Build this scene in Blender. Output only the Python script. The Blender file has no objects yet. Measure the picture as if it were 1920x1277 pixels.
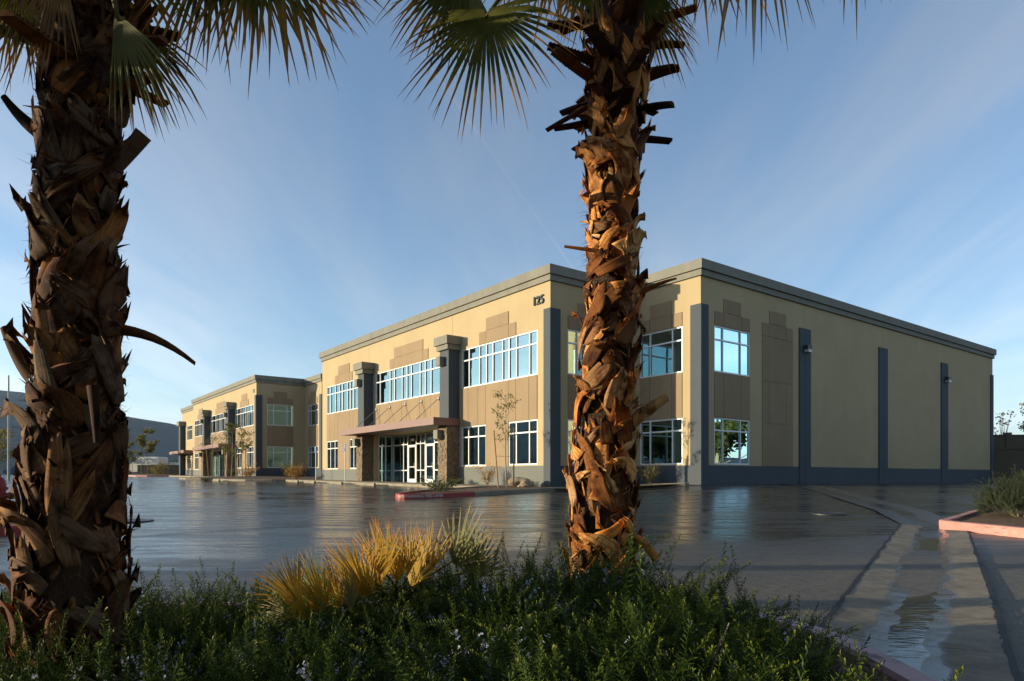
import bpy, bmesh, math, random
import numpy as np
from mathutils import Vector, Matrix, Quaternion, noise as mnoise

R = math.radians
random.seed(7)
rng = np.random.default_rng(11)
scene = bpy.context.scene
COL = scene.collection

# ------------------------------------------------------------------ camera, sky, sun, exposure
CAM_Z, FPX, CXP, HYP = 1.2, 1264.0, 960.0, 893.0
cam_d = bpy.data.cameras.new("camera")
cam_d.sensor_width = 36.0
cam_d.lens = 36.0 * FPX / 1920.0
cam_d.shift_y = (HYP - 638.5) / 1920.0
cam_d.clip_start = 0.05
cam_d.clip_end = 20000.0
cam = bpy.data.objects.new("camera", cam_d)
cam.location = (0, 0, CAM_Z)
cam.rotation_euler = (R(90), 0, 0)
COL.objects.link(cam)
scene.camera = cam

SUN_EL = R(8.0)
SUN_H = Vector((-0.9976, -0.069, 0)).normalized()          # horizontal direction towards the sun
SUN_DIR = Vector((SUN_H.x * math.cos(SUN_EL), SUN_H.y * math.cos(SUN_EL), math.sin(SUN_EL)))
sun_d = bpy.data.lights.new("sun", 'SUN')
sun_d.energy = 4.5
sun_d.angle = R(0.5)
sun_d.color = (1.0, 0.87, 0.61)
sun = bpy.data.objects.new("sun", sun_d)
sun.rotation_euler = (-SUN_DIR).to_track_quat('-Z', 'Y').to_euler()
sun.location = (-30, -5, 30)
COL.objects.link(sun)

world = bpy.data.worlds.new("World")
scene.world = world
world.use_nodes = True
def build_world():
    nt = world.node_tree
    nt.nodes.clear()
    N, L = nt.nodes.new, nt.links.new
    out = N('ShaderNodeOutputWorld')
    bg = N('ShaderNodeBackground'); bg.inputs['Strength'].default_value = 0.15
    sky = N('ShaderNodeTexSky'); sky.sky_type = 'NISHITA'; sky.sun_disc = False
    sky.sun_elevation = SUN_EL
    sky.sun_rotation = math.atan2(SUN_H.x, SUN_H.y)
    sky.altitude = 600; sky.air_density = 1.0; sky.dust_density = 1.0; sky.ozone_density = 2.7
    tc = N('ShaderNodeTexCoord')
    sep = N('ShaderNodeSeparateXYZ'); L(tc.outputs['Generated'], sep.inputs[0])
    def math_(op, a, b=None, c=None):
        n = N('ShaderNodeMath'); n.operation = op
        for i, s in enumerate((a, b, c)):
            if s is None: continue
            if isinstance(s, (int, float)): n.inputs[i].default_value = s
            else: L(s, n.inputs[i])
        return n.outputs[0]
    zz = math_('ADD', math_('MAXIMUM', sep.outputs[2], 0.0), 0.16)
    cb = N('ShaderNodeCombineXYZ')
    L(math_('DIVIDE', sep.outputs[0], zz), cb.inputs[0]); L(math_('DIVIDE', sep.outputs[1], zz), cb.inputs[1])
    mp = N('ShaderNodeMapping'); L(cb.outputs[0], mp.inputs[0])
    mp.inputs['Rotation'].default_value = (0, 0, R(-12)); mp.inputs['Scale'].default_value = (1.5, 0.34, 1)
    n1 = N('ShaderNodeTexNoise'); L(mp.outputs[0], n1.inputs['Vector'])
    n1.inputs['Scale'].default_value = 1.3; n1.inputs['Detail'].default_value = 7; n1.inputs['Roughness'].default_value = 0.55
    n1.inputs['Distortion'].default_value = 0.5
    r1 = N('ShaderNodeMapRange'); L(n1.outputs['Fac'], r1.inputs[0]); r1.interpolation_type = 'SMOOTHSTEP'
    r1.inputs[1].default_value = 0.34; r1.inputs[2].default_value = 0.72; r1.inputs[3].default_value = 0.10; r1.inputs[4].default_value = 0.46
    # a contrail: a thin band along a great circle
    nrm = N('ShaderNodeVectorMath'); nrm.operation = 'DOT_PRODUCT'
    a = Vector(((720 - CXP) / FPX, 1, HYP / FPX)); b = Vector(((1072 - CXP) / FPX, 1, (HYP - 500) / FPX))
    n = a.cross(b).normalized()
    L(tc.outputs['Generated'], nrm.inputs[0]); nrm.inputs[1].default_value = n
    ct = N('ShaderNodeMapRange'); L(math_('ABSOLUTE', nrm.outputs['Value']), ct.inputs[0]); ct.interpolation_type = 'SMOOTHSTEP'
    ct.inputs[1].default_value = 0.0; ct.inputs[2].default_value = 0.0032; ct.inputs[3].default_value = 0.14; ct.inputs[4].default_value = 0.0
    cn = N('ShaderNodeTexNoise'); L(tc.outputs['Generated'], cn.inputs['Vector']); cn.inputs['Scale'].default_value = 9
    ct2 = math_('MULTIPLY', ct.outputs[0], math_('MULTIPLY', cn.outputs['Fac'], 1.6))
    tot = math_('MINIMUM', math_('ADD', r1.outputs[0], ct2), 0.9)
    mix = N('ShaderNodeMix'); mix.data_type = 'RGBA'
    # cloud takes the luminance of the sky behind, whitened and lifted
    bw = N('ShaderNodeRGBToBW'); L(sky.outputs[0], bw.inputs[0])
    cg = N('ShaderNodeVectorMath'); cg.operation = 'SCALE'; cg.inputs[0].default_value = (1.66, 1.74, 1.88)
    L(bw.outputs[0], cg.inputs['Scale'])
    L(tot, mix.inputs['Factor']); L(sky.outputs[0], mix.inputs['A']); L(cg.outputs[0], mix.inputs['B'])
    L(mix.outputs['Result'], bg.inputs['Color']); L(bg.outputs[0], out.inputs[0])
build_world()

vs = scene.view_settings
vs.view_transform = 'Standard'; vs.look = 'None'; vs.exposure = 0.9; vs.gamma = 1.0; vs.use_curve_mapping = False
cy = scene.cycles
cy.use_denoising = True
cy.max_bounces = 8; cy.diffuse_bounces = 3; cy.glossy_bounces = 4; cy.transmission_bounces = 4; cy.transparent_max_bounces = 10
cy.caustics_reflective = False; cy.caustics_refractive = False
cy.sample_clamp_indirect = 6.0

# ------------------------------------------------------------------ materials
def new_mat(name):
    m = bpy.data.materials.new(name); m.use_nodes = True
    nt = m.node_tree
    b = nt.nodes['Principled BSDF']
    return m, nt, b
def L_(nt, a, b): nt.links.new(a, b)
def coords(nt, scale=(1, 1, 1), which='Object'):
    tc = nt.nodes.new('ShaderNodeTexCoord'); mp = nt.nodes.new('ShaderNodeMapping')
    mp.inputs['Scale'].default_value = scale
    nt.links.new(tc.outputs[which], mp.inputs[0])
    return mp.outputs[0]
def noise_n(nt, vec, scale, detail=4, rough=0.5, dist=0.0):
    n = nt.nodes.new('ShaderNodeTexNoise'); n.inputs['Scale'].default_value = scale
    n.inputs['Detail'].default_value = detail; n.inputs['Roughness'].default_value = rough; n.inputs['Distortion'].default_value = dist
    if vec is not None: nt.links.new(vec, n.inputs['Vector'])
    return n.outputs['Fac']
def ramp(nt, fac, stops):
    r = nt.nodes.new('ShaderNodeValToRGB'); e = r.color_ramp.elements
    while len(e) > 1: e.remove(e[-1])
    e[0].position = stops[0][0]; e[0].color = (*stops[0][1], 1)
    for p, c in stops[1:]:
        k = e.new(p); k.color = (*c, 1)
    nt.links.new(fac, r.inputs[0]); return r.outputs[0]
def maprange(nt, v, a, b, c, d):
    n = nt.nodes.new('ShaderNodeMapRange'); nt.links.new(v, n.inputs[0])
    for i, x in enumerate((a, b, c, d)): n.inputs[i + 1].default_value = x
    return n.outputs[0]
def mixc(nt, f, a, b, blend='MIX'):
    n = nt.nodes.new('ShaderNodeMix'); n.data_type = 'RGBA'; n.blend_type = blend
    for s, v in (('Factor', f), ('A', a), ('B', b)):
        if isinstance(v, (int, float)): n.inputs[s].default_value = v
        elif isinstance(v, tuple): n.inputs[s].default_value = (*v, 1)
        else: nt.links.new(v, n.inputs[s])
    return n.outputs['Result']
def bump(nt, b, h, strength, dist=0.01):
    n = nt.nodes.new('ShaderNodeBump'); n.inputs['Strength'].default_value = strength; n.inputs['Distance'].default_value = dist
    nt.links.new(h, n.inputs['Height']); nt.links.new(n.outputs[0], b.inputs['Normal'])
    return n
def vary(name, c, rough=0.8, amt=0.18, scale=3.0, fine=60.0, bmp=0.15, dist=0.004, spec=0.4, stretch=(1, 1, 1), rnd=0.0, streaks=0.0):
    m, nt, b = new_mat(name)
    v = coords(nt, stretch)
    n1 = noise_n(nt, v, scale, 6, 0.6)
    d = tuple(x * (1 - amt) for x in c); l = tuple(min(1, x * (1 + amt)) for x in c)
    col = ramp(nt, n1, [(0.3, d), (0.7, l)])
    n2 = noise_n(nt, v, fine, 3, 0.6)
    col = mixc(nt, 0.5, col, ramp(nt, n2, [(0.25, (0.80, 0.80, 0.80)), (0.75, (1.0, 1.0, 1.0))]), 'MULTIPLY')
    if streaks > 0:
        sv = coords(nt, (2.2, 2.2, 0.10)); n3 = noise_n(nt, sv, 1.0, 5, 0.6)
        col = mixc(nt, streaks, col, ramp(nt, n3, [(0.35, (0.80, 0.79, 0.77)), (0.62, (1.0, 1.0, 1.0))]), 'MULTIPLY')
    if rnd > 0:
        oi = nt.nodes.new('ShaderNodeObjectInfo')
        k = ramp(nt, oi.outputs['Random'], [(0, (1 - rnd,) * 3), (1, (1.0, 1.0, 1.0))])
        col = mixc(nt, 1.0, col, k, 'MULTIPLY')
    L_(nt, col, b.inputs['Base Color'])
    b.inputs['Roughness'].default_value = rough; b.inputs['Specular IOR Level'].default_value = spec
    if bmp: bump(nt, b, n2, bmp, dist)
    return m

M = {}
M['beige'] = vary('beige_stucco', (0.455, 0.344, 0.19), 0.9, 0.07, 0.35, 45, 0.25, 0.004, streaks=0.13)
M['brown'] = vary('tan_stucco', (0.315, 0.22, 0.127), 0.9, 0.07, 0.7, 45, 0.25, 0.004, streaks=0.25, rnd=0.07)
M['grey'] = vary('grey_paint', (0.155, 0.155, 0.135), 0.85, 0.06, 0.8, 45, 0.2, 0.003)
M['slate_shaded_grey'] = vary('slate_shaded_grey_paint', (0.068, 0.080, 0.090), 0.85, 0.07, 0.8, 45, 0.2, 0.003)  # grey paint darkened to hold the shade of unlit walls; also slate parts
M['cornice'] = vary('cornice_paint', (0.225, 0.212, 0.17), 0.85, 0.08, 0.6, 40, 0.2, 0.003, streaks=0.7)
M['canopy'] = vary('maroon_panel', (0.215, 0.118, 0.092), 0.55, 0.06, 0.6, 30, 0.05, 0.002)
M['white'] = vary('white_aluminium', (0.80, 0.79, 0.76), 0.4, 0.03, 2, 30, 0.0)
M['steel'] = vary('galvanised', (0.32, 0.31, 0.29), 0.45, 0.1, 3, 50, 0.05, 0.001)
M['black'] = vary('black_metal', (0.025, 0.025, 0.027), 0.5, 0.1, 3, 50, 0.05, 0.001)
M['lens'] = vary('lamp_lens', (0.42, 0.42, 0.39), 0.25, 0.05, 3, 50, 0.0)
M['concrete'] = vary('concrete', (0.25, 0.205, 0.145), 0.85, 0.3, 1.6, 70, 0.4, 0.004)
M['darkconcrete'] = vary('worn_concrete', (0.05, 0.045, 0.038), 0.35, 0.3, 1.2, 60, 0.4, 0.004)
M['tar'] = vary('tar', (0.012, 0.012, 0.012), 0.7, 0.3, 20, 60, 0.5, 0.005)
M['redcurb'] = vary('red_curb_paint', (0.36, 0.035, 0.03), 0.6, 0.25, 3, 40, 0.3, 0.004)
M['pinkcurb'] = vary('faded_red_curb_paint', (0.50, 0.225, 0.185), 0.75, 0.16, 3.0, 50, 0.4, 0.004)
M['mauvecurb'] = vary('faded_curb_paint', (0.50, 0.33, 0.33), 0.8, 0.1, 3.0, 50, 0.3, 0.004)
def chipped(name, c, under, rough, amount):
    m, nt, b = new_mat(name); v = coords(nt); n1 = noise_n(nt, v, 5.0, 7, .7); n2 = noise_n(nt, v, 1.2, 4, .6)
    col = ramp(nt, n2, [(0.3, tuple(x * .75 for x in c)), (0.7, tuple(min(1, x * 1.15) for x in c))])
    col = mixc(nt, maprange(nt, n1, amount, amount + .05, 0, 1), col, under)
    n3 = noise_n(nt, coords(nt, (1.5, 1.5, 8)), 2.0, 5, .65); col = mixc(nt, maprange(nt, n3, .56, .66, 0, .75), col, (0.05, 0.04, 0.035))
    L_(nt, col, b.inputs['Base Color']); b.inputs['Roughness'].default_value = rough; bump(nt, b, n1, .4, .004); return m
M['redcurb'] = chipped('red_curb_paint', (0.34, 0.030, 0.026), (0.22, 0.15, 0.12), .6, .62)
M['pinkcurb'] = chipped('faded_red_curb_paint', (0.50, 0.225, 0.185), (0.36, 0.29, 0.23), .75, .60)
M['mauvecurb'] = chipped('faded_curb_paint', (0.46, 0.30, 0.30), (0.36, 0.29, 0.25), .8, .60)
M['mulch'] = vary('mulch', (0.13, 0.075, 0.042), 0.95, 0.45, 9, 60, 1.0, 0.03)
M['interior'] = vary('interior_paint', (0.30, 0.30, 0.24), 0.9, 0.05, 1, 20, 0.0)
M['carpet'] = vary('interior_floor', (0.10, 0.10, 0.085), 0.9, 0.1, 1, 20, 0.0)
M['roofing'] = vary('roofing', (0.30, 0.29, 0.27), 0.9, 0.1, 1, 20, 0.1)
M['blockwall'] = vary('block_masonry', (0.115, 0.088, 0.06), 0.95, 0.12, 1.5, 30, 0.4, 0.01)
M['lowwall'] = vary('low_wall_render', (0.17, 0.135, 0.09), 0.9, 0.1, 1, 30, 0.2, 0.01)
M['stake'] = vary('lodgepole', (0.34, 0.20, 0.09), 0.85, 0.2, 4, 40, 0.4, 0.004, stretch=(1, 1, 0.1))
M['paletrunk'] = vary('young_bark', (0.33, 0.27, 0.19), 0.85, 0.2, 6, 60, 0.4, 0.003)
M['rock'] = vary('boulder', (0.34, 0.255, 0.165), 0.9, 0.25, 2.5, 20, 0.8, 0.02)
M['hill'] = vary('desert_scrub', (0.030, 0.033, 0.040), 1.0, 0.45, 0.004, 0.03, 0.0, spec=0.1)
M['dirt'] = vary('dirt', (0.20, 0.155, 0.105), 1.0, 0.2, 0.05, 0.6, 0.0)
M['rubber'] = vary('tyre_rubber', (0.02, 0.02, 0.02), 0.8, 0.1, 3, 40, 0.0)
M['vanpaint'] = vary('white_vehicle_paint', (0.62, 0.60, 0.55), 0.3, 0.03, 1, 20, 0.0)
M['bluepaint'] = vary('blue_vehicle_paint', (0.03, 0.06, 0.16), 0.3, 0.03, 1, 20, 0.0)
M['hydrant'] = vary('hydrant_red', (0.27, 0.022, 0.016), 0.45, 0.15, 6, 40, 0.15, 0.003)
M['signblue'] = vary('sign_blue', (0.02, 0.10, 0.30), 0.5, 0.05, 3, 30, 0.0)
M['signwhite'] = vary('sign_white', (0.75, 0.75, 0.72), 0.5, 0.03, 3, 30, 0.0)
M['faded'] = vary('stencil_paint', (0.62, 0.58, 0.52), 0.7, 0.25, 20, 80, 0.0)
M['stone'] = vary('ledge_stone', (0.19, 0.135, 0.085), 0.9, 0.55, 7.0, 40, 0.6, 0.01)
M['needle'] = None

def glass_mat():
    m = bpy.data.materials.new('tinted_glass'); m.use_nodes = True
    nt = m.node_tree; nt.nodes.clear()
    N = nt.nodes.new
    out = N('ShaderNodeOutputMaterial'); mx = N('ShaderNodeMixShader')
    tr = N('ShaderNodeBsdfTransparent'); tr.inputs[0].default_value = (0.34, 0.56, 0.47, 1)
    gl = N('ShaderNodeBsdfGlossy'); gl.inputs['Color'].default_value = (0.60, 0.86, 0.90, 1); gl.inputs['Roughness'].default_value = 0.004
    fr = N('ShaderNodeFresnel'); fr.inputs[0].default_value = 1.55
    f = maprange(nt, fr.outputs[0], 0.04, 1.0, 0.42, 1.0)
    v = coords(nt, (1, 1, 1), 'Object')
    h = noise_n(nt, v, 0.9, 1, 0.4)
    bp = N('ShaderNodeBump'); bp.inputs['Strength'].default_value = 0.10; bp.inputs['Distance'].default_value = 0.03
    nt.links.new(h, bp.inputs['Height']); nt.links.new(bp.outputs[0], gl.inputs['Normal'])
    nt.links.new(f, mx.inputs[0]); nt.links.new(tr.outputs[0], mx.inputs[1]); nt.links.new(gl.outputs[0], mx.inputs[2])
    nt.links.new(mx.outputs[0], out.inputs[0])
    return m
M['glass'] = glass_mat()
def blinds_mat():
    m, nt, b = new_mat('vertical_blind')
    b.inputs['Base Color'].default_value = (0.42, 0.40, 0.26, 1); b.inputs['Roughness'].default_value = 0.9
    return m
M['blind'] = blinds_mat()

def asphalt_mat():
    m, nt, b = new_mat('wet_asphalt')
    tc = nt.nodes.new('ShaderNodeTexCoord')
    P = tc.outputs['Object']
    sep = nt.nodes.new('ShaderNodeSeparateXYZ'); L_(nt, P, sep.inputs[0])
    grain = noise_n(nt, P, 75, 3, 0.8)
    mid = noise_n(nt, P, 9, 5, 0.65)
    mp = nt.nodes.new('ShaderNodeMapping'); mp.inputs['Rotation'].default_value = (0, 0, R(-8)); mp.inputs['Scale'].default_value = (0.16, 1.0, 1)
    L_(nt, P, mp.inputs[0])
    streak = noise_n(nt, mp.outputs[0], 2.4, 7, 0.66)
    big = noise_n(nt, P, 0.22, 5, 0.6, 0.4)
    # wetness: standing film over most of the lot, drained and dry by the near gutter
    d = nt.nodes.new('ShaderNodeMath'); d.operation = 'MULTIPLY_ADD'; L_(nt, big, d.inputs[0]); d.inputs[1].default_value = 7.0; L_(nt, sep.outputs[1], d.inputs[2])
    dx = nt.nodes.new('ShaderNodeMath'); dx.operation = 'MULTIPLY_ADD'; L_(nt, sep.outputs[0], dx.inputs[0]); dx.inputs[1].default_value = -0.38; L_(nt, d.outputs[0], dx.inputs[2])
    wet = maprange(nt, dx.outputs[0], 8.6, 13.0, 0.0, 1.0)
    fine = nt.nodes.new('ShaderNodeMapping'); fine.inputs['Rotation'].default_value = (0, 0, R(-8)); fine.inputs['Scale'].default_value = (0.9, 4.5, 1); L_(nt, P, fine.inputs[0])
    fn = noise_n(nt, fine.outputs[0], 2.6, 6, 0.72)
    sm = nt.nodes.new('ShaderNodeMath'); sm.operation = 'MULTIPLY_ADD'; L_(nt, fn, sm.inputs[0]); sm.inputs[1].default_value = 0.55; L_(nt, streak, sm.inputs[2])
    bg_ = nt.nodes.new('ShaderNodeMath'); bg_.operation = 'MULTIPLY_ADD'; L_(nt, big, bg_.inputs[0]); bg_.inputs[1].default_value = 0.5; L_(nt, sm.outputs[0], bg_.inputs[2])
    damp = maprange(nt, bg_.outputs[0], 0.90, 1.08, 0.0, 1.0)
    colw = mixc(nt, damp, ramp(nt, mid, [(0.3, (0.010, 0.010, 0.011)), (0.7, (0.022, 0.021, 0.020))]), ramp(nt, grain, [(0.3, (0.024, 0.022, 0.020)), (0.7, (0.066, 0.058, 0.048))]))
    cold = ramp(nt, grain, [(0.3, (0.055, 0.048, 0.038)), (0.52, (0.16, 0.135, 0.105)), (0.78, (0.36, 0.31, 0.25))])
    cold = mixc(nt, 1.0, cold, ramp(nt, mid, [(0.3, (0.62, 0.62, 0.62)), (0.65, (1.0, 1.0, 1.0))]), 'MULTIPLY')
    L_(nt, mixc(nt, wet, cold, colw), b.inputs['Base Color'])
    rw = maprange(nt, damp, 0.0, 1.0, 0.045, 0.31)
    mr = nt.nodes.new('ShaderNodeMix'); mr.data_type = 'FLOAT'; L_(nt, wet, mr.inputs['Factor']); mr.inputs['A'].default_value = 0.75; L_(nt, rw, mr.inputs['B'])
    L_(nt, mr.outputs['Result'], b.inputs['Roughness'])
    b.inputs['IOR'].default_value = 1.36
    hs = nt.nodes.new('ShaderNodeMath'); hs.operation = 'MULTIPLY_ADD'; L_(nt, streak, hs.inputs[0]); hs.inputs[1].default_value = 2.2; L_(nt, fn, hs.inputs[2])
    hg = nt.nodes.new('ShaderNodeMath'); hg.operation = 'MULTIPLY_ADD'; L_(nt, grain, hg.inputs[0]); hg.inputs[1].default_value = 0.35; L_(nt, hs.outputs[0], hg.inputs[2])
    bump(nt, b, hg.outputs[0], 0.28, 0.010)
    return m
M['asphalt'] = asphalt_mat()
def gutter_mat():
    m, nt, b = new_mat('gutter_concrete'); v = coords(nt); at_ = nt.nodes.new('ShaderNodeAttribute'); at_.attribute_name = 'across'
    n1 = noise_n(nt, v, 1.6, 6, .65); n2 = noise_n(nt, v, 70, 3, .6); n3 = noise_n(nt, v, 7, 5, .6)
    dry = ramp(nt, n1, [(0.3, (0.17, 0.135, 0.09)), (0.7, (0.31, 0.255, 0.18))])
    dry = mixc(nt, 1.0, dry, ramp(nt, n3, [(0.35, (0.7, 0.69, 0.67)), (0.6, (1.0, 1.0, 1.0))]), 'MULTIPLY'); dry = mixc(nt, .6, dry, ramp(nt, n2, [(0.3, (0.7, 0.7, 0.7)), (0.7, (1.0, 1.0, 1.0))]), 'MULTIPLY')
    k = nt.nodes.new('ShaderNodeMath'); k.operation = 'MULTIPLY_ADD'; L_(nt, n1, k.inputs[0]); k.inputs[1].default_value = -.75; L_(nt, at_.outputs['Fac'], k.inputs[2])
    wet = maprange(nt, k.outputs[0], .02, .12, 1, 0)
    L_(nt, mixc(nt, wet, dry, (0.07, 0.058, 0.042)), b.inputs['Base Color']); L_(nt, maprange(nt, wet, 0, 1, .85, .17), b.inputs['Roughness'])
    bump(nt, b, n2, .35, .003); return m
M['gutter'] = gutter_mat()
def water_mat():
    m, nt, b = new_mat('gutter_water')
    v = coords(nt, (1, 1, 1))
    b.inputs['Base Color'].default_value = (0.05, 0.045, 0.03, 1); b.inputs['Roughness'].default_value = 0.04; b.inputs['IOR'].default_value = 1.33
    mp = nt.nodes.new('ShaderNodeMapping'); mp.inputs['Rotation'].default_value = (0, 0, R(-28)); mp.inputs['Scale'].default_value = (1.0, 3.4, 1); L_(nt, v, mp.inputs[0])
    n = noise_n(nt, mp.outputs[0], 4.0, 3, 0.5, 0.5)
    bump(nt, b, n, 0.10, 0.02)
    return m
M['water'] = water_mat()
M['wetconcrete'] = vary('wet_concrete', (0.075, 0.062, 0.045), 0.16, 0.2, 1.5, 60, 0.15, 0.003, spec=0.6)

def boot_mat(name, stops):
    m, nt, b = new_mat(name)
    oi = nt.nodes.new('ShaderNodeObjectInfo')
    fz = nt.nodes.new('ShaderNodeAttribute'); fz.attribute_name = 'fibre_co'; sz_ = nt.nodes.new('ShaderNodeSeparateXYZ'); L_(nt, fz.outputs['Vector'], sz_.inputs[0])
    wn = nt.nodes.new('ShaderNodeTexWhiteNoise'); wn.noise_dimensions = '1D'; L_(nt, sz_.outputs[2], wn.inputs['W'])
    ad_ = nt.nodes.new('ShaderNodeMath'); ad_.operation = 'ADD'; L_(nt, oi.outputs['Random'], ad_.inputs[0]); L_(nt, wn.outputs['Value'], ad_.inputs[1])
    fr_ = nt.nodes.new('ShaderNodeMath'); fr_.operation = 'FRACT'; L_(nt, ad_.outputs[0], fr_.inputs[0])
    base = ramp(nt, fr_.outputs[0], stops)
    fa = nt.nodes.new('ShaderNodeAttribute'); fa.attribute_name = 'fibre_co'
    n = noise_n(nt, fa.outputs['Vector'], 1.0, 5, 0.65, 0.3)
    col = mixc(nt, 1.0, base, ramp(nt, n, [(0.32, (0.32, 0.24, 0.20)), (0.55, (1.0, 1.0, 1.0))]), 'MULTIPLY')
    v2 = coords(nt, (1, 1, 1))
    n2 = noise_n(nt, v2, 9.0, 4, 0.6)
    col = mixc(nt, 1.0, col, ramp(nt, n2, [(0.36, (0.34, 0.24, 0.18)), (0.52, (1.0, 1.0, 1.0))]), 'MULTIPLY')
    L_(nt, col, b.inputs['Base Color']); b.inputs['Roughness'].default_value = 0.85; b.inputs['Specular IOR Level'].default_value = 0.15
    bump(nt, b, n, 0.9, 0.004)
    return m
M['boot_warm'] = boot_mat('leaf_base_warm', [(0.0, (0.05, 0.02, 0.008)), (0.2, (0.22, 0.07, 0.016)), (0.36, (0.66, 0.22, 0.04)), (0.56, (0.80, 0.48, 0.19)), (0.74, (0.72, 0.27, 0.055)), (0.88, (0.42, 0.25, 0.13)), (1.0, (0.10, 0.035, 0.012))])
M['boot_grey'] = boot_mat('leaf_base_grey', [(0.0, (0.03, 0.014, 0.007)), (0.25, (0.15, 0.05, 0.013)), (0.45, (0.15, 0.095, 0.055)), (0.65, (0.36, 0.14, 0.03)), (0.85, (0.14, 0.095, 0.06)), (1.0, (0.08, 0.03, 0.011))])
M['fibre'] = vary('palm_fibre', (0.045, 0.022, 0.010), 0.95, 0.5, 14, 80, 1.0, 0.02, stretch=(1, 1, 0.25))

def leaf_mat(name, c1, c2, tip, transl=0.35, rough=0.38, tip_from=0.72):
    m = bpy.data.materials.new(name); m.use_nodes = True
    nt = m.node_tree; b = nt.nodes['Principled BSDF']
    at = nt.nodes.new('ShaderNodeAttribute'); at.attribute_name = 'along'
    v = coords(nt, (1, 1, 1))
    n = noise_n(nt, v, 7.0, 3, 0.6)
    col = ramp(nt, n, [(0.3, c1), (0.7, c2)])
    ad = nt.nodes.new('ShaderNodeMath'); ad.operation = 'MULTIPLY_ADD'; L_(nt, n, ad.inputs[0]); ad.inputs[1].default_value = 0.35; L_(nt, at.outputs['Fac'], ad.inputs[2])
    f = maprange(nt, ad.outputs[0], tip_from + 0.17, tip_from + 0.38, 0, 1)
    col = mixc(nt, f, col, tip)
    L_(nt, col, b.inputs['Base Color']); b.inputs['Roughness'].default_value = rough + .12; b.inputs['Specular IOR Level'].default_value = 0.18
    t = nt.nodes.new('ShaderNodeBsdfTranslucent'); L_(nt, col, t.inputs[0])
    mx = nt.nodes.new('ShaderNodeMixShader'); mx.inputs[0].default_value = transl
    L_(nt, b.outputs[0], mx.inputs[1]); L_(nt, t.outputs[0], mx.inputs[2])
    L_(nt, mx.outputs[0], nt.nodes['Material Output'].inputs[0])
    return m
M['frond'] = leaf_mat('fan_frond', (0.065, 0.07, 0.008), (0.15, 0.14, 0.02), (0.48, 0.23, 0.05), 0.35, 0.55, 0.60)
M['frond_dead'] = leaf_mat('dead_frond', (0.20, 0.11, 0.04), (0.32, 0.18, 0.06), (0.36, 0.20, 0.07))
M['frond_gold'] = leaf_mat('golden_frond', (0.36, 0.20, 0.018), (0.54, 0.32, 0.035), (0.58, 0.24, 0.035), 0.45)
M['frond_olive'] = leaf_mat('olive_frond', (0.12, 0.125, 0.03), (0.20, 0.18, 0.05), (0.40, 0.26, 0.07), 0.35)
M['rosemary'] = leaf_mat('rosemary_needle', (0.024, 0.050, 0.005), (0.062, 0.098, 0.012), (0.19, 0.20, 0.025), 0.2, 0.45, 0.72)
M['rosemary_grey'] = leaf_mat('grey_green_needle', (0.05, 0.065, 0.03), (0.10, 0.115, 0.06), (0.16, 0.16, 0.08), 0.25, 0.5, 0.75)
M['flower'] = leaf_mat('rosemary_flower', (0.42, 0.44, 0.56), (0.60, 0.61, 0.70), (0.6, 0.6, 0.7), 0.3, 0.6)
M['treeleaf'] = leaf_mat('young_leaf', (0.10, 0.11, 0.025), (0.19, 0.17, 0.04), (0.24, 0.16, 0.04), 0.35, 0.5)
M['bushgold'] = leaf_mat('autumn_leaf', (0.30, 0.14, 0.03), (0.44, 0.24, 0.06), (0.45, 0.25, 0.06), 0.35, 0.6)
M['bushgreen'] = leaf_mat('shrub_leaf', (0.05, 0.07, 0.02), (0.11, 0.12, 0.035), (0.15, 0.15, 0.05), 0.3, 0.6)
M['olivebush'] = leaf_mat('olive_shrub_leaf', (0.16, 0.13, 0.03), (0.28, 0.22, 0.06), (0.30, 0.22, 0.06), 0.3, 0.6)

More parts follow.
